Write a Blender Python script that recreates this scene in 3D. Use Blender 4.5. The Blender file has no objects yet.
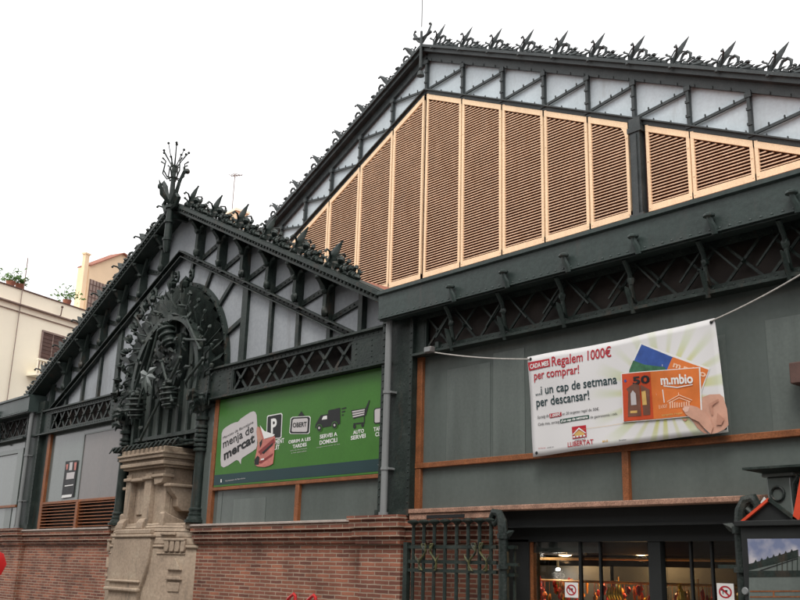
import bpy, math, random
from mathutils import Vector, Matrix
random.seed(7)
R=math.radians
C=bpy.context.scene.collection
D=13.035
FPX=963.553
CR=Vector((0.66743780,0.74416310,0.02735062)); CU=Vector((0.18432510,-0.20068340,0.96215926)); CF=Vector((-0.72149223,0.63714006,0.27111162))
CAM=Vector((0,-D,1.6))
def ray(px,py): return CR*(px-400)/FPX+CU*(300-py)/FPX+CF
def at(px,py,Y=0.0):
    d=ray(px,py); return CAM+d*((Y+D)/d.y)
def unit(v):
    v=Vector(v); return v/max(v.length,1e-9)

# ------------------------------------------------------------------ materials
def newmat(name):
    m=bpy.data.materials.new(name); m.use_nodes=True
    nt=m.node_tree; nt.nodes.clear()
    o=nt.nodes.new('ShaderNodeOutputMaterial'); b=nt.nodes.new('ShaderNodeBsdfPrincipled')
    nt.links.new(b.outputs[0],o.inputs[0]); return m,nt,b
def N(nt,t,**k):
    n=nt.nodes.new(t)
    for a,v in k.items(): setattr(n,a,v)
    return n
def ramp(nt,fac,stops):
    r=N(nt,'ShaderNodeValToRGB'); e=r.color_ramp.elements
    while len(e)<len(stops): e.new(0.5)
    for i,(p,c) in enumerate(stops): e[i].position=p; e[i].color=(*c,1)
    nt.links.new(fac,r.inputs[0]); return r
def mat(name,col,rough=.6,metal=0,var=.25,scale=3.0,bump=.15,bscale=20,spec=.4,col2=None,streak=False,fine=.0,stain=None,stain_at=.62,stain_scale=1.7):
    m,nt,b=newmat(name)
    tc=N(nt,'ShaderNodeTexCoord'); mp=N(nt,'ShaderNodeMapping')
    if streak: mp.inputs['Scale'].default_value=(1,1,.12)
    nt.links.new(tc.outputs['Object'],mp.inputs[0])
    n=N(nt,'ShaderNodeTexNoise'); n.inputs['Scale'].default_value=scale; n.inputs['Detail'].default_value=7; n.inputs['Roughness'].default_value=.65
    nt.links.new(mp.outputs[0],n.inputs['Vector'])
    lo=tuple(c*(1-var) for c in col); hi=tuple(min(1,c*(1+var)) for c in col) if col2 is None else col2
    r=ramp(nt,n.outputs['Fac'],[(.3,lo),(.52,col),(.72,hi)])
    out=r.outputs[0]
    if fine>0:
        n3=N(nt,'ShaderNodeTexNoise'); n3.inputs['Scale'].default_value=scale*14; n3.inputs['Detail'].default_value=4
        nt.links.new(tc.outputs['Object'],n3.inputs['Vector'])
        r3=ramp(nt,n3.outputs['Fac'],[(.35,(1-fine,)*3),(.65,(1+fine*.5,)*3)])
        mx=N(nt,'ShaderNodeMix',data_type='RGBA',blend_type='MULTIPLY'); mx.inputs[0].default_value=1
        nt.links.new(out,mx.inputs[6]); nt.links.new(r3.outputs[0],mx.inputs[7]); out=mx.outputs[2]
    if stain:
        n4=N(nt,'ShaderNodeTexNoise'); n4.inputs['Scale'].default_value=stain_scale; n4.inputs['Detail'].default_value=9; n4.inputs['Roughness'].default_value=.72; n4.inputs['Distortion'].default_value=.4
        m4=N(nt,'ShaderNodeMapping'); m4.inputs['Scale'].default_value=(1.6,1.6,.35); m4.inputs['Location'].default_value=(3.1,7.7,1.3)
        nt.links.new(tc.outputs['Object'],m4.inputs[0]); nt.links.new(m4.outputs[0],n4.inputs['Vector'])
        r4=ramp(nt,n4.outputs['Fac'],[(stain_at-.04,(0,0,0)),(stain_at+.07,(1,1,1))]); x4=N(nt,'ShaderNodeMix',data_type='RGBA')
        nt.links.new(r4.outputs[0],x4.inputs[0]); nt.links.new(out,x4.inputs[6]); x4.inputs[7].default_value=(*stain,1); out=x4.outputs[2]
    nt.links.new(out,b.inputs['Base Color'])
    b.inputs['Roughness'].default_value=rough; b.inputs['Metallic'].default_value=metal; b.inputs['Specular IOR Level'].default_value=spec
    rr=N(nt,'ShaderNodeMapRange'); rr.inputs[3].default_value=max(.05,rough-.12); rr.inputs[4].default_value=min(1,rough+.15)
    nt.links.new(n.outputs['Fac'],rr.inputs[0]); nt.links.new(rr.outputs[0],b.inputs['Roughness'])
    if bump>0:
        n2=N(nt,'ShaderNodeTexNoise'); n2.inputs['Scale'].default_value=bscale; n2.inputs['Detail'].default_value=5
        nt.links.new(tc.outputs['Object'],n2.inputs['Vector'])
        bp=N(nt,'ShaderNodeBump'); bp.inputs['Strength'].default_value=bump; bp.inputs['Distance'].default_value=.02
        nt.links.new(n2.outputs['Fac'],bp.inputs['Height']); nt.links.new(bp.outputs[0],b.inputs['Normal'])
    return m
def emit(name,col,s):
    m,nt,b=newmat(name); b.inputs['Base Color'].default_value=(*col,1)
    b.inputs['Emission Color'].default_value=(*col,1); b.inputs['Emission Strength'].default_value=s; return m
def brick(name,c1,c2,mortar,bw=.5,rh=.088,ms=.011,dark=(.05,.02,.018)):
    m,nt,b=newmat(name)
    tc=N(nt,'ShaderNodeTexCoord'); sp=N(nt,'ShaderNodeSeparateXYZ'); ad=N(nt,'ShaderNodeMath',operation='ADD'); cb=N(nt,'ShaderNodeCombineXYZ')
    nt.links.new(tc.outputs['Object'],sp.inputs[0]); nt.links.new(sp.outputs[0],ad.inputs[0]); nt.links.new(sp.outputs[1],ad.inputs[1])
    nw=N(nt,'ShaderNodeTexNoise'); nw.inputs['Scale'].default_value=5; nt.links.new(tc.outputs['Object'],nw.inputs['Vector'])
    wz=N(nt,'ShaderNodeMath',operation='MULTIPLY_ADD'); wz.inputs[1].default_value=.022; nt.links.new(nw.outputs['Fac'],wz.inputs[0]); nt.links.new(sp.outputs[2],wz.inputs[2])
    nt.links.new(ad.outputs[0],cb.inputs[0]); nt.links.new(wz.outputs[0],cb.inputs[1])
    bt=N(nt,'ShaderNodeTexBrick'); bt.offset=.5; bt.squash=1
    bt.inputs['Scale'].default_value=1; bt.inputs['Brick Width'].default_value=bw; bt.inputs['Row Height'].default_value=rh
    bt.inputs['Mortar Size'].default_value=ms; bt.inputs['Mortar Smooth'].default_value=.3; bt.inputs['Bias'].default_value=-.1
    bt.inputs['Color1'].default_value=(*c1,1); bt.inputs['Color2'].default_value=(*c2,1); bt.inputs['Mortar'].default_value=(*mortar,1)
    nt.links.new(cb.outputs[0],bt.inputs['Vector'])
    # second brick lattice gives a different tone to single bricks
    b2=N(nt,'ShaderNodeTexBrick'); b2.offset=.5; b2.inputs['Scale'].default_value=1; b2.inputs['Brick Width'].default_value=bw; b2.inputs['Row Height'].default_value=rh
    b2.inputs['Mortar Size'].default_value=0; b2.inputs['Color1'].default_value=(1.35,1.25,1.2,1); b2.inputs['Color2'].default_value=(.45,.42,.5,1); b2.inputs['Bias'].default_value=-.25
    mp=N(nt,'ShaderNodeMapping'); mp.inputs['Location'].default_value=(bw*14,rh*22,0); nt.links.new(cb.outputs[0],mp.inputs[0]); nt.links.new(mp.outputs[0],b2.inputs['Vector'])
    mx=N(nt,'ShaderNodeMix',data_type='RGBA',blend_type='MULTIPLY'); mx.inputs[0].default_value=.8
    nt.links.new(bt.outputs['Color'],mx.inputs[6]); nt.links.new(b2.outputs['Color'],mx.inputs[7])
    mm=N(nt,'ShaderNodeMix',data_type='RGBA'); nt.links.new(bt.outputs['Fac'],mm.inputs[0]); nt.links.new(mx.outputs[2],mm.inputs[6]); mm.inputs[7].default_value=(*mortar,1)
    no=N(nt,'ShaderNodeTexNoise'); no.inputs['Scale'].default_value=1.3; no.inputs['Detail'].default_value=8; nt.links.new(tc.outputs['Object'],no.inputs['Vector'])
    r=ramp(nt,no.outputs['Fac'],[(.3,(.62,.58,.56)),(.6,(1.05,1.02,1.0))])
    m3=N(nt,'ShaderNodeMix',data_type='RGBA',blend_type='MULTIPLY'); m3.inputs[0].default_value=1; nt.links.new(mm.outputs[2],m3.inputs[6]); nt.links.new(r.outputs[0],m3.inputs[7])
    nt.links.new(m3.outputs[2],b.inputs['Base Color']); b.inputs['Roughness'].default_value=.9
    nf=N(nt,'ShaderNodeTexNoise'); nf.inputs['Scale'].default_value=45; nt.links.new(tc.outputs['Object'],nf.inputs['Vector'])
    hh=N(nt,'ShaderNodeMath',operation='MULTIPLY_ADD'); hh.inputs[1].default_value=-1.6; nt.links.new(bt.outputs['Fac'],hh.inputs[0]); nt.links.new(nf.outputs['Fac'],hh.inputs[2])
    bp=N(nt,'ShaderNodeBump'); bp.inputs['Strength'].default_value=.6; bp.inputs['Distance'].default_value=.012
    nt.links.new(hh.outputs[0],bp.inputs['Height']); nt.links.new(bp.outputs[0],b.inputs['Normal'])
    return m
M={}
M['iron']=mat('dark_green_cast_iron',(.0170,.0275,.0235),.5,.0,.4,2.2,.4,14,spec=.36,col2=(.040,.051,.044),fine=.3,stain=(.045,.033,.024),stain_at=.60)
M['iron_worn']=mat('worn_green_iron',(.017,.026,.023),.5,.0,.4,3.5,.5,25,spec=.35,col2=(.062,.066,.056),fine=.4,stain=(.06,.045,.032),stain_at=.60)
M['iron_mid']=mat('weathered_relief_iron',(.034,.048,.042),.5,.0,.35,3,.4,20,spec=.35,col2=(.07,.078,.066),fine=.4,stain=(.015,.02,.018),stain_at=.55)
M['iron_far']=mat('grey_green_iron',(.036,.045,.046),.5,.0,.3,2.5,.3,14,spec=.4,col2=(.062,.070,.070),fine=.2)
M['fascia']=mat('grey_green_painted_fascia',(.036,.053,.049),.42,.0,.25,1.2,.2,9,spec=.45,streak=True,fine=.15,stain=(.05,.056,.052),stain_at=.60,stain_scale=1.1)
M['pipe']=mat('pale_grey_pipe_paint',(.20,.21,.21),.5,0,.2,4,.1,20,streak=True)
M['pane']=mat('frosted_green_pane',(.105,.124,.116),.15,0,.15,.9,.04,3,spec=.5,streak=True,fine=.05)
M['pane_pale']=mat('pale_film_on_pane',(.118,.138,.128),.3,0,.25,1.3,.05,3,spec=.4,streak=True,fine=.08)
M['pane_warm']=mat('warm_grey_blind_pane',(.17,.155,.15),.3,0,.2,.7,.05,3,spec=.4,streak=True,fine=.06)
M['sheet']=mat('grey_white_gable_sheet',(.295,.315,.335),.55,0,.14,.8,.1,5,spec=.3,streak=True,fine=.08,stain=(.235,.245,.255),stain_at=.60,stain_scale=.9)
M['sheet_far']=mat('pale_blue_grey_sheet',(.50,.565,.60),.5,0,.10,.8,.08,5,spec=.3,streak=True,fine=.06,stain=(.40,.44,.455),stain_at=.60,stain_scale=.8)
M['louver_frame']=mat('pale_orange_pine_frame',(.86,.64,.42),.6,0,.10,2.5,.1,20,spec=.25,streak=True,fine=.12)
M['slat']=mat('pine_louver_slat',(.74,.52,.36),.6,0,.14,1.6,.08,20,spec=.25,fine=.2,stain=(.62,.42,.28),stain_at=.52,stain_scale=2.5)
M['louver_dark']=mat('dark_louver_backing',(.07,.022,.012),.9,0,.2,3,0)
M['wood']=mat('red_brown_window_wood',(.24,.085,.032),.5,0,.3,3,.2,20,spec=.35,fine=.3)
M['sillwood']=mat('weathered_pink_sill',(.36,.21,.15),.75,0,.3,4,.4,18,spec=.2,fine=.4)
M['brick']=brick('red_brown_brick',(.255,.100,.060),(.145,.054,.038),(.34,.27,.205),bw=.43,rh=.0845,ms=.0135)
M['stone']=mat('carved_sandstone',(.365,.285,.215),.9,0,.26,1.1,.45,9,spec=.15,col2=(.42,.35,.265),fine=.16,stain=(.20,.165,.13),stain_at=.60,stain_scale=2.2)
M['cap']=mat('pale_stone_ledge',(.42,.36,.32),.85,0,.2,3,.4,20,spec=.2,fine=.2)
M['tile']=mat('terracotta_roof',(.30,.12,.08),.85,0,.3,3,.3,20)
M['cream']=mat('cream_stucco',(.92,.86,.70),.9,0,.04,.4,.15,8,spec=.1)
M['plaster']=mat('grey_beige_plaster',(.20,.175,.15),.9,0,.1,.5,.1,8)
M['peach']=mat('peach_stucco',(.80,.61,.42),.9,0,.06,.6,.15,8,spec=.1)
M['shutter']=mat('brown_wood_shutter',(.10,.055,.045),.7,0,.3,3,.1,20)
M['shutter_grey']=mat('faded_brown_grille',(.26,.19,.165),.7,0,.2,3,.1,20)
M['asphalt']=mat('asphalt',(.05,.05,.052),.9,0,.25,2,.4,40,fine=.2)
M['paving']=mat('grey_paving',(.25,.24,.225),.85,0,.15,2,.3,30,fine=.15)
M['black']=mat('black_ink',(.012,.013,.014),.5,0,.1,3,0)
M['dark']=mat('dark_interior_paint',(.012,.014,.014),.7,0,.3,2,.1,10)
M['green_ink']=mat('green_board',(.042,.155,.018),.42,0,.10,1.2,.03,6,spec=.4,fine=.05)
M['teal_ink']=mat('dark_teal_ink',(.012,.04,.045),.42,0,.1,1,0)
M['white_ink']=mat('white_ink',(.72,.72,.70),.5,0,.05,1,0)
M['bubble']=mat('grey_white_bubble_ink',(.50,.47,.47),.5,0,.05,1,0)
M['red_ink']=mat('crimson_ink',(.42,.012,.025),.5,0,.08,1,0)
M['pinkmeat']=mat('salmon_print',(.50,.17,.14),.5,0,.3,5,0)
M['meatred']=mat('dark_red_print',(.22,.03,.03),.5,0,.2,5,0)
M['dkgreen_ink']=mat('dark_green_ink',(.01,.06,.04),.5,0,.1,1,0)
M['orange_ink']=mat('orange_card_ink',(.62,.16,.03),.5,0,.15,3,0)
M['redorange_ink']=mat('red_orange_card_ink',(.50,.06,.015),.5,0,.2,3,0)
M['cardbrown']=mat('brown_card_ink',(.16,.07,.045),.5,0,.3,6,0)
M['cardblue']=mat('blue_card_ink',(.03,.08,.30),.5,0,.3,5,0)
M['cardgreen']=mat('card_meadow_ink',(.04,.14,.07),.5,0,.5,8,0)
M['gold_ink']=mat('pale_gold_ink',(.60,.38,.12),.5,0,.2,6,0)
M['peach_ink']=mat('pale_peach_ink',(.80,.50,.34),.5,0,.1,6,0)
M['skin_ink']=mat('printed_skin',(.56,.31,.225),.5,0,.14,4,0)
M['skin_dark']=mat('printed_skin_shade',(.46,.235,.165),.5,0,.15,5,0)
M['skin_light']=mat('printed_nail',(.70,.45,.36),.5,0,.1,4,0)
M['rope']=mat('pale_rope',(.45,.43,.40),.8,0,.2,20,.3,60)
M['redpaint']=mat('red_gloss_paint',(.45,.012,.012),.3,0,.15,2,.05,10,spec=.5)
M['redorange']=mat('orange_red_paint',(.62,.07,.03),.35,0,.15,2,.05,10,spec=.5)
M['chalk']=mat('white_plastic',(.62,.62,.60),.5,0,.1,3,0)
M['gold']=mat('dull_gold_paint',(.085,.085,.03),.5,.2,.5,8,.2,30,stain=(.02,.025,.02),stain_at=.5,stain_scale=5)
M['interior']=mat('interior_brown',(.022,.010,.006),.8,0,.5,1.5,.2,6)
M['girder_back']=mat('rusty_dark_backing',(.034,.026,.022),.8,0,.6,1.2,.2,6)
M['rail']=mat('warm_brass_rail',(.65,.36,.13),.4,.3,.2,5,0)
M['leafgreen']=mat('plant_leaf',(.06,.14,.02),.6,0,.4,9,0)
M['banana']=mat('banana_yellow',(.55,.42,.04),.5,0,.2,8,0)
M['fruitred']=mat('red_produce',(.40,.03,.02),.45,0,.3,8,0)
M['fruitor']=mat('orange_produce',(.55,.20,.03),.45,0,.3,8,0)
M['lampglow']=emit('lamp_glow',(1,.92,.66),4)
M['lampcool']=emit('cool_lamp_glow',(.9,.97,1),7)
M['ledglow']=emit('tube_glow',(1,.93,.75),3)
def glass_mat():
    m,nt,b=newmat('clear_shop_glass'); nt.nodes.remove(b)
    o=[n for n in nt.nodes if n.type=='OUTPUT_MATERIAL'][0]
    t=N(nt,'ShaderNodeBsdfTransparent'); g_=N(nt,'ShaderNodeBsdfGlossy'); g_.inputs['Roughness'].default_value=.03
    f=N(nt,'ShaderNodeFresnel'); f.inputs[0].default_value=1.45; x=N(nt,'ShaderNodeMixShader')
    nt.links.new(f.outputs[0],x.inputs[0]); nt.links.new(t.outputs[0],x.inputs[1]); nt.links.new(g_.outputs[0],x.inputs[2]); nt.links.new(x.outputs[0],o.inputs[0]); return m
M['glass']=glass_mat()
# banner sheet: white vinyl with a printed sunburst
def banner_mat(cx,cz):
    m,nt,b=newmat('white_vinyl_with_sunburst')
    tc=N(nt,'ShaderNodeTexCoord'); sp=N(nt,'ShaderNodeSeparateXYZ'); nt.links.new(tc.outputs['Object'],sp.inputs[0])
    def mth(op,a,bv=None,c=None):
        n=N(nt,'ShaderNodeMath',operation=op)
        for i,v in enumerate((a,bv,c)):
            if v is None: continue
            if isinstance(v,(int,float)): n.inputs[i].default_value=v
            else: nt.links.new(v,n.inputs[i])
        return n.outputs[0]
    dx=mth('SUBTRACT',sp.outputs[0],cx); dz=mth('SUBTRACT',sp.outputs[2],cz)
    ang=mth('ARCTAN2',dz,dx)
    s=mth('SINE',mth('MULTIPLY',ang,19.0)); s2=mth('SINE',mth('MULTIPLY_ADD',ang,7.0,1.0))
    s=mth('MULTIPLY_ADD',s2,.45,s); 
    rr=mth('SQRT',mth('ADD',mth('MULTIPLY',dx,dx),mth('MULTIPLY',mth('MULTIPLY',dz,dz),1.6)))
    fade=N(nt,'ShaderNodeMapRange'); fade.inputs[1].default_value=.55; fade.inputs[2].default_value=1.45; fade.inputs[3].default_value=1; fade.inputs[4].default_value=0; nt.links.new(rr,fade.inputs[0])
    st=N(nt,'ShaderNodeMapRange'); st.inputs[1].default_value=-.2; st.inputs[2].default_value=.9; nt.links.new(s,st.inputs[0])
    fac=mth('MULTIPLY',mth('MULTIPLY',fade.outputs[0],st.outputs[0]),.85)
    cr=ramp(nt,rr,[(.0,(.60,.55,.10)),(.75,(.50,.50,.12)),(1,(.42,.50,.18))])
    mx=N(nt,'ShaderNodeMix',data_type='RGBA'); nt.links.new(fac,mx.inputs[0]); mx.inputs[6].default_value=(.66,.65,.65,1); nt.links.new(cr.outputs[0],mx.inputs[7])
    nt.links.new(mx.outputs[2],b.inputs['Base Color']); b.inputs['Roughness'].default_value=.42
    return m

# ------------------------------------------------------------------ mesh builder
class MB:
    def __init__(s): s.v=[]; s.f=[]; s.sm=[]
    def add(s,vs,fs,smooth=False):
        o=len(s.v); s.v+= [tuple(v) for v in vs]; s.f+=[tuple(i+o for i in f) for f in fs]; s.sm+=[smooth]*len(fs); return s
    def box(s,x0,x1,y0,y1,z0,z1):
        x0,x1=sorted((x0,x1)); y0,y1=sorted((y0,y1)); z0,z1=sorted((z0,z1))
        return s.add([(x0,y0,z0),(x1,y0,z0),(x1,y1,z0),(x0,y1,z0),(x0,y0,z1),(x1,y0,z1),(x1,y1,z1),(x0,y1,z1)],
          [(0,3,2,1),(4,5,6,7),(0,1,5,4),(1,2,6,5),(2,3,7,6),(3,0,4,7)])
    def bar(s,a,b,w,h,up=(0,1,0)):
        # w across (perp to axis and up), h along up
        a=Vector(a); b=Vector(b); d=unit(b-a); u=Vector(up); u=unit(u-d*u.dot(d)); r=d.cross(u)
        vs=[]
        for p in (a,b):
            for sr,su in ((-1,-1),(1,-1),(1,1),(-1,1)): vs.append(p+r*(sr*w/2)+u*(su*h/2))
        return s.add(vs,[(0,1,2,3),(7,6,5,4),(0,4,5,1),(1,5,6,2),(2,6,7,3),(3,7,4,0)])
    def prism(s,poly,y0,y1):   # polygon in x,z extruded along y
        n=len(poly); ar=sum(poly[i][0]*poly[(i+1)%n][1]-poly[(i+1)%n][0]*poly[i][1] for i in range(n))
        if ar<0: poly=poly[::-1]
        vs=[(x,y0,z) for x,z in poly]+[(x,y1,z) for x,z in poly]
        fs=[tuple(range(n)),tuple(range(2*n-1,n-1,-1))]+[(i,i+n,(i+1)%n+n,(i+1)%n) for i in range(n)]
        fs=[fs[0],fs[1]]+[tuple(reversed(f)) for f in fs[2:]]
        fs=[fs[0],fs[1]]+[tuple(reversed(f)) for f in fs[2:]]
        return s.add(vs,fs)
    def prismx(s,poly,x0,x1):  # polygon in y,z extruded along x
        n=len(poly)
        vs=[(x0,y,z) for y,z in poly]+[(x1,y,z) for y,z in poly]
        return s.add(vs,[tuple(range(n)),tuple(range(2*n-1,n-1,-1))]+[(i,i+n,(i+1)%n+n,(i+1)%n) for i in range(n)])
    def tube(s,pts,r,n=8,caps=True):
        pts=[Vector(p) for p in pts]; k=len(pts); rs=r if isinstance(r,(list,tuple)) else [r]*k
        prev=None; vs=[]
        for i,p in enumerate(pts):
            d=unit((pts[min(i+1,k-1)]-pts[max(i-1,0)]))
            if prev is None:
                a=Vector((0,1,0)) if abs(d.y)<.9 else Vector((1,0,0)); prev=unit(a-d*a.dot(d))
            else: prev=unit(prev-d*prev.dot(d))
            q=d.cross(prev)
            for j in range(n):
                t=2*math.pi*j/n; vs.append(p+(prev*math.cos(t)+q*math.sin(t))*rs[i])
        fs=[(i*n+j,i*n+(j+1)%n,(i+1)*n+(j+1)%n,(i+1)*n+j) for i in range(k-1) for j in range(n)]
        s.add(vs,fs,True)
        if caps:
            o=len(s.v)-k*n; s.f.append(tuple(o+j for j in reversed(range(n)))); s.f.append(tuple(o+(k-1)*n+j for j in range(n))); s.sm+=[False,False]
        return s
    def lathe(s,c,prof,n=16,axis=None):
        c=Vector(c); ax=unit(axis) if axis is not None else Vector((0,0,1))
        a=Vector((1,0,0)) if abs(ax.x)<.9 else Vector((0,1,0)); a=unit(a-ax*a.dot(ax)); b=ax.cross(a)
        vs=[]; k=len(prof)
        for r,h in prof:
            for j in range(n):
                t=2*math.pi*j/n; vs.append(c+ax*h+(a*math.cos(t)+b*math.sin(t))*r)
        fs=[(i*n+j,i*n+(j+1)%n,(i+1)*n+(j+1)%n,(i+1)*n+j) for i in range(k-1) for j in range(n)]
        fs+= [tuple(reversed(range(n))),tuple((k-1)*n+j for j in range(n))]
        return s.add(vs,fs,True)
    def blob(s,c,r,seed=0,jit=.15,n=8,m=5):
        rr=random.Random(seed); c=Vector(c); r=(r,r,r) if isinstance(r,(int,float)) else r
        vs=[c+Vector((0,0,-r[2]))]
        for i in range(1,m):
            ph=math.pi*i/m
            for j in range(n):
                t=2*math.pi*j/n; k=1+rr.uniform(-jit,jit)
                vs.append(c+Vector((r[0]*math.sin(ph)*math.cos(t)*k,r[1]*math.sin(ph)*math.sin(t)*k,-r[2]*math.cos(ph)*k)))
        vs.append(c+Vector((0,0,r[2]))); fs=[]
        for j in range(n): fs.append((0,1+(j+1)%n,1+j))
        for i in range(m-2):
            for j in range(n): fs.append((1+i*n+j,1+i*n+(j+1)%n,1+(i+1)*n+(j+1)%n,1+(i+1)*n+j))
        L=len(vs)-1; o=1+(m-2)*n
        for j in range(n): fs.append((o+j,o+(j+1)%n,L))
        return s.add(vs,fs,True)
    def leaf(s,pts,w,th=.05,side=(0,1,0),ridge=.5):
        # blade along a path with diamond section; width dir in the plane perpendicular to `side`
        pts=[Vector(p) for p in pts]; k=len(pts); sd=Vector(side); vs=[]
        for i,p in enumerate(pts):
            d=unit(pts[min(i+1,k-1)]-pts[max(i-1,0)]); t=i/(k-1)
            x=unit(d.cross(sd)); ww=w*math.sin(math.pi*min(1,(t*.86+.12)))**.8; hh=th*(1-.7*t)
            n2=unit(x.cross(d))
            vs+=[p+x*ww,p+n2*hh,p-x*ww,p-n2*hh]
        fs=[(i*4+j,i*4+(j+1)%4,(i+1)*4+(j+1)%4,(i+1)*4+j) for i in range(k-1) for j in range(4)]
        fs+=[(3,2,1,0),tuple((k-1)*4+j for j in range(4))]
        return s.add(vs,fs,False)
    def build(s,name,m,parent=None,label=None,loc=None,bevel=0):
        me=bpy.data.meshes.new(name); me.from_pydata(s.v,[],s.f); me.update()
        me.polygons.foreach_set('use_smooth',s.sm)
        import bmesh
        b=bmesh.new(); b.from_mesh(me); bmesh.ops.recalc_face_normals(b,faces=b.faces); b.to_mesh(me); b.free()
        me.set_sharp_from_angle(angle=R(38))
        me.materials.append(M[m] if isinstance(m,str) else m)
        o=bpy.data.objects.new(name,me); C.objects.link(o)
        if parent is not None: o.parent=parent
        if loc is not None: o.location=loc
        if label: o['label']=label
        if bevel>0:
            md=o.modifiers.new('edge','BEVEL'); md.width=bevel; md.segments=2; md.limit_method='ANGLE'
        return o
def empty(name,loc=(0,0,0)):
    o=bpy.data.objects.new(name,None); C.objects.link(o); o.location=loc; return o
def tag(o,label=None,cat=None,group=None,kind=None):
    if label: o['label']=label
    if cat: o['category']=cat
    if group: o['group']=group
    if kind: o['kind']=kind
    return o
def dup(o,parent=None,loc=None,mtx=None):
    c=o.copy(); C.objects.link(c)
    if parent is not None: c.parent=parent
    if loc is not None: c.location=loc
    if mtx is not None: c.matrix_basis=mtx
    return c
def arc(cx,cz,r,a0,a1,n,y=0,rz=None):
    rz=rz or r
    return [Vector((cx+r*math.cos(R(a0+(a1-a0)*i/n)),y,cz+rz*math.sin(R(a0+(a1-a0)*i/n)))) for i in range(n+1)]
_fc=bpy.data.curves.new('lettering_source','FONT')
def text_mesh(body,bold=0):
    _fc.body=body; _fc.offset=bold; _fc.resolution_u=3
    o=bpy.data.objects.new('tmp',_fc); C.objects.link(o)
    dg=bpy.context.evaluated_depsgraph_get(); dg.update()
    me=bpy.data.meshes.new_from_object(o.evaluated_get(dg))
    C.objects.unlink(o); bpy.data.objects.remove(o)
    vs=[v.co.copy() for v in me.vertices]; fs=[tuple(p.vertices) for p in me.polygons]
    bpy.data.meshes.remove(me); return vs,fs
def text(mb,body,bl,br,tl,bold=.0,fn=None,off=0):
    """lettering stretched onto the parallelogram bl/br/tl (world points)"""
    vs,fs=text_mesh(body,bold)
    x0=min(v.x for v in vs); x1=max(v.x for v in vs)
    hs=.70  # cap height of the font
    bl,br,tl=Vector(bl),Vector(br),Vector(tl)
    out=[]
    for v in vs:
        p=bl+(br-bl)*((v.x-x0)/(x1-x0))+(tl-bl)*(v.y/hs)
        p.y+=off
        if fn: p.y+=fn(p.x,p.z)
        out.append(p)
    mb.add(out,fs); return mb
def poly3(mb,pts,off=0,fn=None,step=.12):
    """flat printed shape: x-strips so that it follows a rippled sheet"""
    y=sum(p[1] for p in pts)/len(pts)
    P=[(p[0],p[2]) for p in pts]
    if fn is None:
        mb.add([(x,y+off,z) for x,z in P],[tuple(range(len(P)))]); return mb
    x0=min(p[0] for p in P); x1=max(p[0] for p in P); n=max(1,int((x1-x0)/step))
    def clip(P,lim,keep):
        o=[]
        for i in range(len(P)):
            a=P[i]; b=P[(i+1)%len(P)]; ia=keep*(a[0]-lim)>=0; ib=keep*(b[0]-lim)>=0
            if ia: o.append(a)
            if ia!=ib:
                t=(lim-a[0])/(b[0]-a[0]); o.append((lim,a[1]+(b[1]-a[1])*t))
        return o
    for i in range(n):
        a=x0+(x1-x0)*i/n; b=x0+(x1-x0)*(i+1)/n
        Q=clip(P,a,1); Q=clip(Q,b,-1) if Q else Q
        if len(Q)>=3: mb.add([(x,y+off+fn(x,z),z) for x,z in Q],[tuple(range(len(Q)))])
    return mb
def P2(pts,Y): return [at(x,y,Y) for x,y in pts]
def scalep(seq,ox,oy,s): return [(ox+x/s,oy+y/s) for x,y in seq]

# ------------------------------------------------------------------ setting
g=MB(); g.add([(-400,-400,0),(400,-400,0),(400,400,0),(-400,400,0)],[(0,1,2,3)]); tag(g.build('street_ground','asphalt'),kind='structure')
g=MB(); g.box(-70,14,-3.4,9,.0,.12); tag(g.build('pavement','paving'),kind='structure')
g=MB(); g.box(-70,14,-3.6,-3.4,0,.135); tag(g.build('kerb','cap'),kind='structure')

# ------------------------------------------------------------------ market hall
hall=empty('market_hall',(-24.7,0,0)); HO=Vector((24.7,0,0))
tag(hall,'large green iron market hall with brick base, lattice girders and two ornate gables','market hall')
def part(mb,name,m,parent=None,label=None,bevel=0):
    """mesh in world coordinates hung under the hall or one of its parts"""
    par=parent or hall
    o=mb.build(name,m,None,label,bevel=bevel); o.parent=par
    if par is hall: o.location=HO
    return o
XC=-24.62
ZT=.486   # rake of both gables
# brick base
BR=[(-47.0,-26.95),(-22.35,-11.95),(-6.75,1.0)]
for a,b in BR:
    m=MB(); m.box(a,b,0,.45,.1,2.14); part(m,'brick_wall','brick')
def cornice(mb,a,b,y=0):
    mb.box(a,b,y-.07,.4,2.14,2.25); mb.box(a,b,y-.14,.4,2.25,2.37); mb.box(a,b,y-.10,.4,2.37,2.42); mb.box(a,b,y-.2,.4,2.42,2.555)
for a,b in [(-33.65,-26.95),(-22.35,-15.6),(-47,-35.05),(-14.35,-11.95),(-6.75,1)]:
    m=MB(); cornice(m,a,b); part(m,'brick_cornice','brick')
for a,b in ((-33.6,-26.95),(-22.35,-15.6),(-47,-35.1)):
    m=MB(); m.box(a,b,-.24,.42,2.557,2.61); part(m,'stone_ledge','cap',bevel=.01)
for a,b in ((-15.6,-14.35),(-35.05,-33.65)):
    m=MB(); m.box(a,b,-.16,.45,.1,2.12)
    m.box(a-.05,b+.05,-.24,.4,2.12,2.25); m.box(a-.1,b+.1,-.30,.4,2.25,2.38); m.box(a-.07,b+.07,-.27,.4,2.38,2.43); m.box(a-.14,b+.14,-.36,.4,2.43,2.58); m.box(a-.17,b+.17,-.40,.4,2.58,2.66)
    part(m,'brick_pilaster','brick')
# sill board over gate and entrance
m=MB(); m.box(-14.1,1,-.22,.4,2.68,2.765); m.box(-14.1,-11.95,-.19,.4,2.56,2.68)
part(m,'sill','sillwood',bevel=.012)
m=MB(); m.box(-13.6,-12.6,-.20,-.17,2.58,2.64); part(m,'vent_slot','black')
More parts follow.
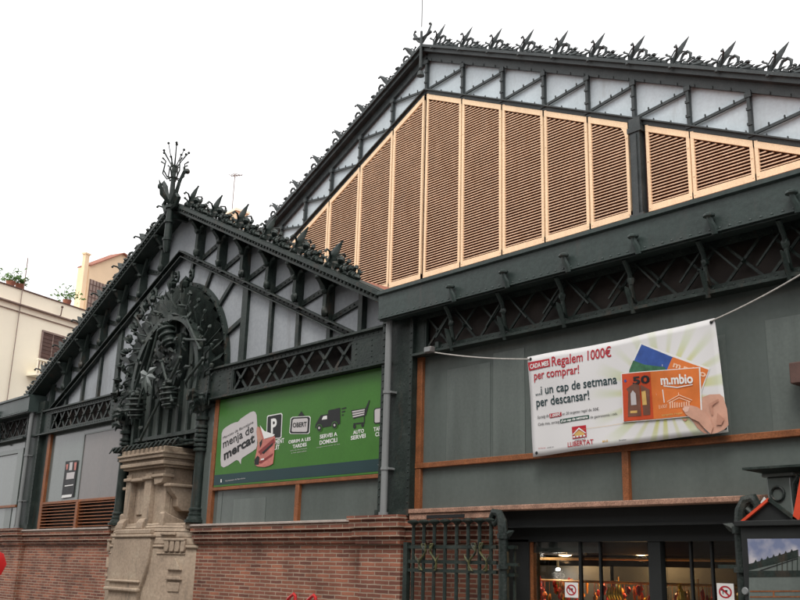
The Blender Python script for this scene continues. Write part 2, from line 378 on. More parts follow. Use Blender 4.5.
# iron pilasters with rivets
def rivets(mb,p0,p1,n,r=.022,nrm=(0,-1,0)):
    p0=Vector(p0);p1=Vector(p1)
    for i in range(n):
        p=p0+(p1-p0)*(i/max(1,n-1)); mb.lathe(p,[(r,0),(r*.8,r*.5),(r*.2,r*.8)],6,axis=nrm)
def iron_pilaster(a,b):
    m=MB(); m.box(a,b,-.1,.4,2.64,7.0); m.box(a,a+.1,-.16,-.1,2.64,6.7); m.box(b-.1,b,-.16,-.1,2.64,6.7)
    m.box(a-.03,b+.03,-.2,.4,2.64,2.78)
    for x in (a+.05,b-.05): rivets(m,(x,-.16,2.9),(x,-.16,6.6),26)
    part(m,'iron_pilaster','iron')
iron_pilaster(-15.1,-14.15); iron_pilaster(-34.3,-33.2)
def pipe(x,z1,y=-.26):
    m=MB(); m.tube([(x,y,2.66),(x,y,z1)],.072,12); m.tube([(x,y,2.62),(x,y,2.72)],.10,12)
    o=part(m,'drainpipe','pipe')
    for z in (3.55,5.1):
        m=MB(); m.tube([(x,y,z),(x,y,z+.06)],.088,12); m.box(x-.12,x+.12,y,-.1,z+.01,z+.05); c=m.build('pipe_clamp','pipe',o)
pipe(-14.78,6.7); pipe(-33.85,6.75)
# --- windows of the ground storey
def window(x0,x1,label=None): 
    return None
def frame_box(mb,x0,x1,z0,z1,y0=-.02,y1=.12): mb.box(x0,x1,y0,y1,z0,z1)
# right bay
m=MB(); m.box(-14.15,1,.06,.1,3.66,5.85); m.box(-14.15,1,.06,.1,2.75,3.56)
W1=part(m,'window','pane',label='wide grey-green window over the entrance')
m=MB(); m.box(-14.15,1,-.03,.16,3.56,3.66); m.box(-14.15,-14.0,-.02,.16,2.75,3.56); m.box(-14.15,-14.0,-.02,.16,3.66,5.85)
for x in (-9.2,-4.2): m.box(x-.06,x+.06,-.02,.16,2.78,3.56)
m.build('frame','wood',W1,bevel=.008)
for a,b,z0,z1 in ((-13.35,-12.2,3.66,5.45),(-12.12,-11.35,3.66,5.6),(-8.6,-7.35,3.66,5.2),(-6.7,-5.2,3.66,5.3)): m=MB(); m.box(a,b,.052,.056,z0,z1); m.build('film','pane_pale',W1)
# portal right bay
m=MB(); m.box(-21.75,-15.1,.06,.1,2.61,3.44); m.box(-21.75,-15.1,.1,.14,3.5,5.85)
W2=part(m,'window','pane',label='grey-green lower panes under the green billboard')
m=MB(); m.box(-21.9,-21.72,-.03,.16,2.61,5.8); m.box(-21.72,-15.1,-.03,.16,3.44,3.52); m.box(-18.15,-18.0,-.02,.16,2.61,3.44)
m.build('frame','wood',W2,bevel=.008)
for q_ in ((-21.55,-21.35,3.4),(-20.8,-19.4,3.2)):
    m=MB(); m.box(q_[0],q_[1],.052,.056,2.62,q_[2]); m.build('film','pane_pale',W2)
m=MB(); m.box(-22.6,-21.9,.02,.3,2.61,5.8); part(m,'side_panel','pane')
# portal left bay
m=MB(); m.box(-32.55,-27.0,.06,.1,3.5,5.85)
W3=part(m,'window','pane',label='left portal window with warm grey blinds')
m=MB(); m.box(-32.72,-32.5,-.03,.16,2.61,5.8); m.box(-32.5,-26.9,-.03,.16,3.42,3.5); m.box(-29.78,-29.6,-.07,.16,2.61,3.42)
m.build('frame','wood',W3,bevel=.008)
m=MB(); m.box(-29.9,-27.15,.05,.056,3.5,5.55); m.build('blind','pane_warm',W3)
m=MB(); m.box(-29.97,-29.9,.03,.056,3.5,5.6); m.box(-29.9,-26.9,.03,.056,5.55,5.6);m.box(-27.25,-27.15,.03,.06,3.5,5.55); m.build('glazing_bar','pane_pale',W3)
m=MB()
for k in range(8):
    z=2.66+k*.1
    m.add([(-32.5,-.03,z),(-26.9,-.03,z),(-26.9,.09,z+.03),(-32.5,.09,z+.03),(-32.5,-.03,z+.022),(-26.9,-.03,z+.022),(-26.9,.09,z+.052),(-32.5,.09,z+.052)],[(0,1,2,3),(7,6,5,4),(0,4,5,1),(1,5,6,2),(2,6,7,3),(3,7,4,0)])
part(m,'window_louver','wood')
m=MB(); m.box(-32.5,-26.9,.2,.25,2.6,3.45); part(m,'louver_backing','black')
# bay left of the portal
m=MB(); m.box(-47,-34.9,.06,.1,2.61,5.85)
W4=part(m,'window','pane',label='grey window beyond the left drainpipe')
m=MB(); m.box(-47,-34.9,-.03,.16,3.42,3.5); m.build('frame','wood',W4)
m=MB(); m.box(-35.4,-34.9,.0,.12,3.5,5.5); m.box(-47,-35.4,.0,.12,5.35,5.5); m.box(-36.0,-35.4,.04,.055,2.7,3.4); m.build('glazing_bar','pane_pale',W4)
# pilaster-side dark strips
m=MB(); m.box(-33.2,-32.7,.0,.3,2.61,5.85); m.box(-34.9,-34.3,.03,.3,2.61,6.9); part(m,'side_panel','iron')
# backing wall so nothing is see-through
m=MB(); m.box(-47,-11.5,.45,.6,.1,7.0); m.box(-11.5,1,.35,.5,2.7,6.9); m.box(-6.8,1,.45,.6,.1,2.7); part(m,'inner_wall','dark')

# --- lattice girders
def girder(x0,x1,l0,l1,nx,z0=5.78,z1=6.64,matn='iron',y=-.06,label=None,bw=.075,back=.35):
    m=MB()
    m.box(x0,x1,y-.10,y+.20,z1-.05,z1); m.box(x0,x1,y-.14,y+.20,z0,z0+.05)   # flanges
    m.box(x0,x1,y-.02,y+.0,z1-.17,z1-.05); m.box(x0,x1,y-.02,y+.0,z0+.05,z0+.16)
    if l0>x0: m.box(x0,l0,y-.015,y+.02,z0+.16,z1-.17)
    if l1<x1: m.box(l1,x1,y-.015,y+.02,z0+.16,z1-.17)
    rivets(m,(x0+.1,y-.02,z1-.11),(x1-.1,y-.02,z1-.11),int((x1-x0)/.17)); rivets(m,(x0+.1,y-.02,z0+.10),(x1-.1,y-.02,z0+.10),int((x1-x0)/.17))
    for a,b in ((x0,l0),(l1,x1)):
        if b-a>.3:
            for xx in (a+.12,(a+b)/2,b-.12): rivets(m,(xx,y-.015,z0+.25),(xx,y-.015,z1-.25),4)
    G=part(m,'lattice_girder',matn,label=label)
    m=MB(); h0,h1=z0+.12,z1-.13; w=(l1-l0)/nx
    for i in range(nx):
        a=l0+i*w; m.bar((a+.04,y+.02,h0),(a+w-.04,y+.02,h1),bw,.03); m.bar((a+w-.04,y+.045,h0),(a+.04,y+.045,h1),bw,.02)
        m.lathe((a+w/2,y-.0,(h0+h1)/2),[(.035,0),(.02,.03)],6,axis=(0,-1,0))
    m.box(l0-.02,l0+.05,y-.01,y+.06,h0,h1); m.box(l1-.05,l1+.02,y-.01,y+.06,h0,h1)
    m.build('lattice','iron_worn' if bw>.05 else 'iron',G)
    m=MB(); m.box(l0,l1,y+back,y+back+.03,z0,z1); m.build('girder_backing','girder_back',G)
    return G
girder(-22.3,-14.9,-21.1,-16.2,7)
girder(-33.9,-26.9,-32.6,-28.0,8)
girder(-14.15,1,-13.9,.8,20,5.8,6.72,matn='iron',bw=.045,back=.14)
girder(-47,-34.6,-46.8,-34.7,18,5.8,6.72,bw=.045,back=.14)
# diagonal cast brackets under the right gutter + eave soffits + fascia
def gutter(x0,x1,hooks):
    y=-.42
    m=MB(); m.prismx([(y,6.66),(y-.03,6.66),(y-.035,7.16),(y-.09,7.18),(y-.09,7.25),(y,7.25)],x0,x1)
    m.prismx([(y,7.25),(y,6.62),(.3,6.72),(.3,7.25)],x0+.01,x1)
    G=part(m,'gutter_fascia','fascia')
    m=MB(); rivets(m,(x0+.1,y-.03,6.70),(x1-.1,y-.03,6.70),int((x1-x0)/.165),r=.026); m.bar((x0,y-.035,6.665),(x1,y-.035,6.665),.03,.03); m.build('rivet_row','fascia',G)
    for hx in hooks:
        m=MB(); m.tube([(hx,y-.04,6.62),(hx,y-.07,6.72),(hx-.02,y-.11,6.8),(hx-.03,y-.13,6.88)],[.05,.055,.05,.045],8)
        m.blob((hx-.03,y-.13,6.9),(.10,.09,.045),3,.05)
        m.build('gutter_hook','fascia',G)
    for hx in hooks:
        m=MB(); x=hx-.35
        m.tube([(x,-.1,5.95),(x,-.16,6.02),(x,-.19,6.2),(x,-.22,6.42),(x,-.36,6.62)],[.035,.05,.035,.04,.045],8)
        m.leaf([(x,-.16,5.75),(x,-.22,5.95),(x,-.3,6.12),(x,-.36,6.16)],.09,.05,(1,0,0)); m.blob((x,-.2,6.3),(.06,.06,.08),int(hx*10)%99,.3)
        m.bar((x+.04,-.12,6.6),(x+.5,-.12,6.1),.03,.03); m.bar((x-.04,-.12,6.6),(x-.5,-.12,6.1),.03,.03)
        m.build('eave_bracket','iron',G)
    return G
gutter(-14.92,1,[-12.66,-11.29,-9.9,-8.48,-7.12,-5.82,-4.4,-3.0,-1.6])
gutter(-47,-33.75,[-36.6,-38,-39.4,-40.8,-42.2])
# roofs
m=MB()
def slab(mb,a,b,c,d,t=.08):
    a,b,c,d=[Vector(p) for p in (a,b,c,d)]; dn=Vector((0,0,-t)); mb.add([a,b,c,d,a+dn,b+dn,c+dn,d+dn],[(0,1,2,3),(7,6,5,4),(0,4,5,1),(1,5,6,2),(2,6,7,3),(3,7,4,0)])
slab(m,(-15.2,-.3,7.2),(14,-.3,7.2),(14,9.9,11.85),(-15.2,9.9,11.85))
slab(m,(-50,-.3,7.2),(-34.0,-.3,7.2),(-34.0,9.9,11.85),(-50,9.9,11.85))
part(m,'aisle_roof','tile')
m=MB(); zr=11.2
slab(m,(XC,.25,zr),(XC+9.5,.25,zr-9.5*ZT),(XC+9.5,9.8,zr-9.5*ZT),(XC,9.8,zr)); slab(m,(XC,.25,zr),(XC-9.5,.25,zr-9.5*ZT),(XC-9.5,9.8,zr-9.5*ZT),(XC,9.8,zr))
part(m,'portal_roof','tile')

# --- crest ornament (one casting, run downhill along +x, up = +z)
def crest_mesh(full):
    m=MB()
    # lance leaf
    k=1.25 if full else .8
    m.leaf([(.0,0,-.04),(.05,0,.2),(.11,0,.42),(.18,0,.62),(.27,0,.86)],.135*k,.085 if full else .055)
    
    for sy in (-1,1): m.tube([(.06,0,.05),(.08,sy*.05,.3),(.11,sy*.15,.46),(.14,sy*.26,.50),(.15,sy*.30,.42)],[.035,.03,.028,.03,.04],6)
    # curl on the uphill side with a ball
    m.tube([(.05,0,.05),(-.04,-.02,.16),(-.12,-.04,.24),(-.2,-.05,.24),(-.25,-.05,.27)],[.035,.03,.03,.03,.045],6)
    if not full:
        m.tube([(-.02,0,.0),(-.09,0,.22),(-.04,0,.42),(.08,0,.52)],[.022]*4,5)
        for i,(x,z) in enumerate(((.25,.04),(.5,.06),(.75,.08),(1.12,.06),(1.35,.05))): m.blob((x,-.03,z),(.13,.09,.07),30+i,.35); m.leaf([(x-.05,-.05,z),(x+.1,-.08,z+.07),(x+.24,-.06,z+.16)],.05,.04)
    # scroll behind the leaf
    m.tube([(.34,0,.02),(.27,0,.17),(.29,0,.33),(.40,0,.42),(.52,0,.38),(.56,0,.25),(.5,0,.12),(.55,0,.0)],[.035,.035,.045,.05,.05,.04,.035,.04],6)
    if full:
        m.blob((.36,-.03,.16),(.15,.11,.12),4,.35); m.blob((.5,-.02,.33),(.12,.10,.10),9,.35)
    # smaller leaves and bud
    m.leaf([(.55,0,.0),(.68,0,.14),(.80,0,.22),(.95,0,.32)],.07*k,.06)
    m.blob((.66,0,.26),(.06,.06,.045),2,.2)
    m.blob((.92,0,.10),(.19,.10,.10 if not full else .13),5,.2); m.leaf([(.66,-.05,-.02),(.85,-.10,.03),(1.02,-.10,.08),(1.15,-.08,.2)],.07,.05)
    m.leaf([(.62,-.07,-.04),(.85,-.14,-.04),(1.1,-.14,.0)],.05,.05)
    for x,h_ in ((.78,.42),(1.12,.34)) if full else ((.82,.26),):
        m.tube([(x,0,0),(x-.04,-.02,h_*.6),(x+.02,-.04,h_),(x+.10,-.08,h_*1.02),(x+.12,-.10,h_*.85)],[.045,.04,.04,.045,.05],6); m.leaf([(x,.05,0),(x-.02,.12,h_*.5),(x,.24,h_*.8)],.06,.04,(1,0,0))
    if full:
        for i,(x,z) in enumerate(((.12,.05),(.75,.12),(1.12,.08),(1.28,.05),(.98,.2))):
            m.blob((x,-.06,z),(.13,.10,.10),20+i,.4)
            m.leaf([(x,-.1,z-.05),(x+.06,-.2,z+.03),(x+.14,-.2,z+.14)],.06,.04)
        m.tube([(1.2,0,0),(1.28,0,.2),(1.22,0,.28)],[.05,.05,.04],6)
    else:
        m.tube([(1.15,0,.0),(1.25,0,.08),(1.35,0,.05)],[.04,.05,.03],6)
    # ball on the front of the beam
    m.blob((.12,-.18,-.14),(.05,.05,.05),3,.05)
    return m
def rake_frame(xc,zc,slope,y,dirn,s):
    """matrix placing the crest at distance s down the rake; dirn=+1 right, -1 left"""
    d=Vector((dirn,0,-slope)).normalized(); up=Vector((slope*dirn,0,1)).normalized()
    p=Vector((xc,y,zc))+d*s
    return p,d,up
def crests(proto_mb,mtn,parent,xc,zc,slope,y,dirn,s0,pitch,n,sc,zsc,first=[None]):
    out=[]
    for i in range(n):
        p,d,up=rake_frame(xc,zc,slope,y,dirn,s0+i*pitch)
        yv=Vector((0,1,0))
        jt=1+random.uniform(-.04,.04)
        mtx=Matrix(((d.x*sc,0,up.x*zsc*jt,p.x),(0,1,0,p.y),(d.z*sc,0,up.z*zsc*jt,p.z),(0,0,0,1)))
        o=proto_mb[0]
        if o is None:
            proto_mb[0]=o=proto_mb[1].build('crest_ornament',mtn,parent); o.matrix_basis=mtx
        else: o=dup(o,parent,mtx=mtx)
        out.append(o)
    return out

# --- portal gable
XP,ZP=XC,12.0
m=MB()
zg=6.64; hw=(11.9-zg)/ZT
m.prism([(XP-hw,zg),(XP+hw,zg),(XP,11.9)],.17,.22)
PG=part(m,'portal_gable','sheet',label='smaller front gable of grey panels with iron ribs')
# barge beams
for dr in (1,-1):
    m=MB()
    L=9.75; a=Vector((XP,0,ZP-.13)); b=a+Vector((dr*L,0,-ZT*L)); n_=Vector((ZT*dr,0,1)).normalized()
    m.bar(a+Vector((0,-.12,0)),b+Vector((0,-.12,0)),.50,.24,up=n_)
    m.bar(a+Vector((0,-.40,.06)),b+Vector((0,-.40,.06)),.07,.09,up=n_)
    m.bar(a+Vector((0,-.34,-.10)),b+Vector((0,-.34,-.10)),.05,.07,up=n_)
    # bead-and-leaf strip along the front
    d=(b-a).normalized(); nn=int((b-a).length/.15)
    for i in range(nn):
        p=a+d*(.1+i*.15); p.y=-.385; m.blob(p+n_*(-.02),(.05,.04,.045),i,.2,6,4)
    m.build('top_chord','iron',PG)
    m=MB(); p0=Vector((XP,.12,10.46)); p1=Vector((XP+dr*8.35,.12,10.46-.462*8.35))
    m.bar(p0,p1,.03,.16,up=n_); m.bar(p0+Vector((0,-.08,.08)),p1+Vector((0,-.08,.08)),.18,.035,up=n_); m.bar(p0+Vector((0,-.05,-.08)),p1+Vector((0,-.05,-.08)),.14,.03,up=n_)
    rivets(m,p0+Vector((0,-.015,0)),p1+Vector((0,-.015,0)),46,r=.026)
    m.build('lower_chord','iron_worn',PG)
PX=[1.05,2.32,3.55,4.8,6.05,7.3,8.5]
for dr in (1,-1):
    for i,dx in enumerate(PX):
        x=XP+dr*dx; zl=10.46-.462*dx; zu=11.72-ZT*dx
        m=MB(); m.bar((x,.1,zl),(x,.1,zu),.14,.16); 
        m.build('post','iron',PG)
        if i<6 or True:
            m=MB()
            if dx<8: # corbel bracket up to the barge front, with gussets
                m.prismx([(.02,zl+.16),(-.05,zl+.22),(-.09,zl+.42),(-.08,zu-.42),(-.15,zu-.24),(-.29,zu-.10),(-.31,zu+.0),(.02,zu+.02)],x-.065,x+.065)
                m.blob((x,-.06,zl+.26),(.10,.09,.13),i,.15); m.blob((x,-.30,zu-.03),(.11,.07,.06),i,.15); m.blob((x,-.1,zu-.34),(.10,.07,.07),i+4,.2)
                for sg in (-1,1):
                    zz=zu-ZT*dr*sg*.4
                    m.prism([(x,zu-.5),(x+sg*.12,zu-.26),(x+sg*.38,zz-.02),(x+sg*.38,zz+.05),(x,zu+.05)],.0,.07)
                    m.tube([(x+sg*.04,-.03,zu-.42),(x+sg*.16,-.05,zu-.24),(x+sg*.34,-.06,zz-.04)],[.035,.045,.05],6)
                m.build('bracket','iron',PG)
        # brace to the next post out
        if i<6:
            dx2=PX[i+1]; m=MB(); q0=Vector((x+dr*.05,.14,zl+.12)); q1=Vector((XP+dr*dx2,.14,11.72-ZT*dx2-.14)); m.bar(q0,q1,.13,.05)
            rivets(m,q0+Vector((0,-.03,0)),q1+Vector((0,-.03,0)),8,r=.022)
            m.build('brace','iron_worn',PG)
    # vertical stiles below the lower chord
    for dx in (3.6,4.85,6.05,7.3):
        x=XP+dr*dx; m=MB(); w=.13 if dx==3.6 else .085
        m.box(x-w,x+w if dx==3.6 else x+w*.6,.08,.18,6.62,10.40-.462*dx); m.build('stile','iron' if dx==3.6 else 'iron_worn',PG)
# ribs radiating from the arch to the chord
for a in range(20,161,20):
    ca,sa=math.cos(R(a)),math.sin(R(a)); r0=2.95
    # stop at chord or stile
    t=r0
    while t<4.6 and (6.6+t*sa)<10.42-.462*abs(t*ca) and abs(t*ca)<3.6: t+=.03
    if t-r0>.15:
        m=MB(); m.bar((XP+r0*ca,.13,6.6+r0*sa),(XP+t*ca,.13,6.6+t*sa),.12,.085); m.build('radial_rib','iron_worn',PG)
protoP=[None,crest_mesh(True)]
crests(protoP,'iron',PG,XP,ZP,ZT,-.2,1,.62,1.545,6,.98,.82)
crests(protoP,'iron',PG,XP,ZP,ZT,-.2,-1,.55,1.50,7,.98,.82)
# apex finial
def cup_arms(m,c,n,r0,h,rb,seed=1):
    rr=random.Random(seed)
    for i in range(n):
        t=2*math.pi*i/n+.2; q=Vector((math.cos(t),math.sin(t),0)); k=rr.uniform(.8,1.1)
        e=c+q*r0*k*1.9+Vector((0,0,h*rr.uniform(.8,1.1)))
        m.tube([c+q*.04,c+q*r0*.7+Vector((0,0,h*.3)),e],[.02,.016,.012],5); m.blob(e,.042,i,.05,6,4)
m=MB(); fy=-.50; fx=XP-.3+.38
m.tube([(fx,fy,10.35),(fx,fy,10.5),(fx,fy,10.75)],[.06,.10,.13],10); m.tube([(fx,fy,10.75),(fx,fy,11.6)],[.115,.10],10)
for z in (10.75,11.3,11.75): m.tube([(fx,fy,z-.03),(fx,fy,z+.03)],.15,10)
m.tube([(fx,fy,11.6),(fx,fy,12.3),(fx,fy,13.0)],[.10,.08,.06],8)
m.bar((fx,fy,11.5),(fx,.1,11.5),.12,.12,up=(0,0,1)); m.bar((fx,fy,11.9),(fx,.1,11.8),.12,.12,up=(0,0,1))
for sg in (-1,1):
    m.leaf([(fx+sg*.05,fy,11.85),(fx+sg*.26,fy,12.15),(fx+sg*.40,fy,12.45),(fx+sg*.62,fy,12.72),(fx+sg*.80,fy,12.70)],.12,.08)
    m.blob((fx+sg*.82,fy,12.66),.08,5,.1)
    m.tube([(fx,fy,11.7),(fx+sg*.3,fy,11.75),(fx+sg*.45,fy,11.95),(fx+sg*.3,fy,12.1)],[.07,.08,.07,.05],6)
m.leaf([(fx,fy-.05,11.85),(fx,fy-.3,12.1),(fx,fy-.45,12.5)],.1,.07,(1,0,0))
for i in range(8):
    t=i*math.pi/4; q=Vector((math.cos(t),math.sin(t),0)); c=Vector((fx,fy,12.72))
    m.tube([c,c+q*.2+Vector((0,0,-.06)),c+q*.34+Vector((0,0,.12)),c+q*.30+Vector((0,0,.42)),c+q*.42+Vector((0,0,.50))],[.02,.022,.022,.02,.026],6)
m.blob((fx,fy,12.95),(.09,.09,.18),8,.2)
cup_arms(m,Vector((fx,fy,13.0)),9,.22,.62,.04,4); m.tube([(fx,fy,13.1),(fx,fy,13.75)],[.03,.014],6); m.blob((fx,fy,13.78),.045,2,.05)
m.build('finial','iron',PG)

# --- arch with the iron coat of arms
AX,AZ=XC+.06,6.60
def ring(r0,r1,y0,y1,a0=-14,a1=194,n=44,sx=1):
    m=MB()
    vs=[];fs=[]
    for i in range(n+1):
        t=R(a0+(a1-a0)*i/n); c,s=math.cos(t),math.sin(t)
        for rr,yy in ((r0,y0),(r1,y0),(r1,y1),(r0,y1)): vs.append((AX+rr*c*sx,yy,AZ+rr*s))
    for i in range(n):
        for j in range(4): fs.append((i*4+j,i*4+(j+1)%4,(i+1)*4+(j+1)%4,(i+1)*4+j))
    fs+=[(0,1,2,3),(n*4+3,n*4+2,n*4+1,n*4)]
    m.add(vs,fs); return m
m=ring(2.80,2.92,.05,.17)
for i in range(34):
    t=R(-10+i*6.06); m.lathe((AX+2.86*math.cos(t),.05,AZ+2.86*math.sin(t)),[(.03,0),(.02,.02)],6,axis=(0,-1,0))
PA=part(m,'portal_arch','iron',label='round iron arch holding a coat of arms')
ring(1.76,1.93,-.22,.2).build('inner_ring','iron_mid',PA)
# fluted spandrel between rings
m=MB(); n=26
for i in range(n):
    a=R(-14+208*(i+.5)/n); w0,w1=.15,.26
    c,s=math.cos(a),math.sin(a); tx,tz=-s,c
    def P(r,w,y): return (AX+r*c+tx*w,y,AZ+r*s+tz*w)
    m.add([P(1.9,-w0,.16),P(1.9,0,-.04),P(1.9,w0,.16),P(2.81,-w1,.12),P(2.81,0,-.08),P(2.81,w1,.12)],[(0,1,4,3),(1,2,5,4)],True)
m.build('fluted_band','iron_mid',PA)
# leafy curls around outer arch
for i in range(11):
    a=95+i*8.6 if i>1 else (72+i*16)
    t=R(a); c=Vector((AX+2.92*math.cos(t),-.1,AZ+2.92*math.sin(t))); o_=Vector((math.cos(t),0,math.sin(t))); tt=Vector((-math.sin(t),0,math.cos(t)))
    m=MB(); m.tube([c,c+o_*.16+tt*-.06,c+o_*.30+tt*.0,c+o_*.33+tt*.12,c+o_*.23+tt*.17,c+o_*.17+tt*.09],[.05,.045,.05,.05,.045,.05],6)
    m.leaf([c,c+Vector((0,-.16,0))+o_*.05,c+Vector((0,-.26,0))-o_*.12,c+Vector((0,-.2,0))-o_*.34],.09,.05,(tt.x,0,tt.z)); m.blob(c-o_*.1+Vector((0,-.14,0)),(.11,.1,.11),i,.4)
    m.build('arch_curl','iron',PA)
# branches of leaves between the rings
m=MB(); rr=random.Random(3)
for i in range(46):
    a=R(rr.uniform(-8,188)); r=rr.uniform(1.9,2.75); p=Vector((AX+r*math.cos(a),-.08-rr.random()*.15,AZ+r*math.sin(a)))
    d=Vector((rr.uniform(-1,1),rr.uniform(-.6,.1),rr.uniform(-1,1))).normalized()*rr.uniform(.14,.34)
    m.leaf([p,p+d*.5+Vector((0,-.05,0)),p+d],rr.uniform(.04,.08),.03)
for i in range(16):
    a=R(-5+i*12.5); p=Vector((AX+2.1*math.cos(a),-.12,AZ+2.1*math.sin(a))); q=Vector((AX+2.62*math.cos(a+.12),-.2,AZ+2.62*math.sin(a+.12)))
    m.tube([p,(p+q)/2+Vector((0,-.08,0)),q],[.03,.025,.02],6); m.blob(q,(.07,.06,.07),i,.3)
m.build('leaf_garland','iron_mid',PA)
# back panels (vertical boards) below and inside the arch
m=MB(); m.prism([(AX-1.85,4.75)]+[(AX+1.85,4.75)]+[(v.x,v.z) for v in arc(AX,AZ,1.85,0,180,24)],.16,.2)
m.build('arch_board','pane_pale',PA)
m=MB()
for i in range(7):
    x=AX-1.65+i*.55; m.box(x-.045,x+.045,.04,.16,4.86,6.6+math.sqrt(max(0,1.75**2-(x-AX)**2)))
m.box(AX-1.9,AX+1.9,-.02,.16,5.02,5.12); m.box(AX-1.9,AX+1.9,-.08,.2,4.72,4.84); m.box(AX-1.92,AX-1.78,-.06,.2,4.75,6.6); m.box(AX+1.78,AX+1.92,-.06,.2,4.75,6.6)
m.build('panel_rib','iron_mid',PA)
m=MB()
for i in range(15):
    x=AX-1.8+i*.26; m.blob((x,-.52,4.74),(.10,.10,.09),i,.3); m.leaf([(x,-.5,4.80),(x+.06,-.66,4.76),(x+.02,-.74,4.62)],.07,.05); m.tube([(x,-.5,4.74),(x-.05,-.1,4.80)],.04,5)
m.build('cresting','iron_worn',PA)
# the emblem: shield mass, ribbed vessels, crossed staffs, star leaf
m=MB()
m.prism([(AX-.75,7.9),(AX+.7,7.9),(AX+.78,7.0),(AX+.45,6.25),(AX,5.95),(AX-.5,6.3),(AX-.82,7.0)],-.14,.1)
for i in range(110):
    p=Vector((AX+rr.gauss(0,.72),-.16-rr.random()*.12,7.0+rr.gauss(0,.72)))
    d=Vector((rr.uniform(-1,1),rr.uniform(-.5,.2),rr.uniform(-1,1))).normalized()*rr.uniform(.12,.3); m.leaf([p,p+d*.5+Vector((0,-.04,0)),p+d],rr.uniform(.05,.09),.04)
m.build('shield','iron_worn',PA)
def ribbed(cx,cz,y,r,h,n,tilt=0,name='ribbed_basket'):
    m=MB(); ax=Vector((math.sin(tilt),-.15,math.cos(tilt))).normalized(); c=Vector((cx,y,cz))
    prof=[(r*.25,0),(r*.55,.02)]
    for i in range(n):
        t=i/n; rad=r*(.6+.4*math.sin(math.pi*min(1,.2+t*.6))); z0=h*(t+.12/n)
        prof+=[(rad*.72,z0),(rad*.72,z0+h*.42/n),(rad*1.0,z0+h*.46/n),(rad*1.05,z0+h*.62/n),(rad*1.0,z0+h*.80/n),(rad*.72,z0+h*.84/n)]
    prof+=[(r*.7,h),(r*.2,h*1.04)]
    m.lathe(c,prof,14,axis=ax); rb=random.Random(int(cz*10))
    for k in range(7): m.blob(c+ax*h*1.05+Vector((rb.uniform(-1,1)*r*.5,rb.uniform(-1,.3)*r*.4,rb.uniform(0,.12))),(.09,.08,.08),k,.3)
    return m.build(name,'iron_mid',PA)
ribbed(AX-1.22,5.62,-.3,.29,.62,4,.1); ribbed(AX+.72,5.72,-.3,.25,.6,4,-.05); ribbed(AX+.30,7.55,-.22,.27,.58,3,-.4,'ribbed_helmet')
m=MB()
for a,b in (((AX-.95,-.42,5.95),(AX-.1,-.42,8.2)),((AX-.6,-.42,4.95),(AX+1.3,-.42,7.05)),((AX+.2,-.4,7.1),(AX+1.0,-.4,5.9)),((AX-1.5,-.35,6.3),(AX-.7,-.35,7.9)),((AX+1.5,-.3,6.4),(AX+2.3,-.3,6.9)),((AX+1.2,-.3,7.6),(AX+2.3,-.3,7.4)),((AX+1.2,-.3,8.2),(AX+2.1,-.3,7.2))):
    m.tube([a,b],.038,8); m.blob(a,.06,1,.1); m.blob(b,.06,2,.1)
m.build('staff','iron_mid',PA)
m=MB()
for i in range(7):
    t=R(-200+i*37); c=Vector((AX-.35,-.5,6.75)); d=Vector((math.cos(t),0,math.sin(t))); m.leaf([c,c+d*.25+Vector((0,-.06,0)),c+d*.5],.12,.05)
m.build('star_leaf','pane',PA)

# --- two iron columns
def column(x,y=-.05):
    m=MB(); prof=[(.27,0),(.27,.07),(.22,.08),(.21,.14),(.18,.16),(.19,.22),(.165,.24),(.165,.30),(.18,.31),(.18,.35),(.145,.38),(.14,.6),(.13,1.80)]
    for k in range(6): prof+=[(.13,1.82+k*.12),(.185,1.825+k*.12),(.19,1.86+k*.12),(.185,1.895+k*.12),(.13,1.90+k*.12)]
    prof+=[(.13,2.62),(.2,2.64),(.21,2.72),(.14,2.74),(.14,2.95),(.24,3.2),(.28,3.3)]
    m.lathe((x,y,2.66),prof,18)
    c=part(m,'iron_column','iron')
    m=MB(); r=random.Random(int(abs(x)*10))
    for i in range(26):
        t=r.uniform(0,6.28); z=r.uniform(5.45,5.98); q=Vector((math.cos(t),math.sin(t),0)); p=Vector((x,y,z))+q*.18
        m.leaf([p,p+q*.16+Vector((0,0,.10)),p+q*.28+Vector((0,0,.06)),p+q*.30+Vector((0,0,-.06))],.09,.04,(q.y,-q.x,0))
    m.blob((x,y,5.75),(.3,.3,.26),3,.3); m.box(x-.3,x+.3,y-.10,y+.25,5.98,6.62); rivets(m,(x-.22,y-.10,6.1),(x-.22,y-.10,6.5),4); rivets(m,(x+.22,y-.10,6.1),(x+.22,y-.10,6.5),4)
    m.build('leafy_capital','iron_worn',c)
    m=MB(); m.box(x-.14,x+.14,y-.08,y+.3,6.6,7.3); m.build('column_stub','iron',c)
column(-22.42); column(-26.78)

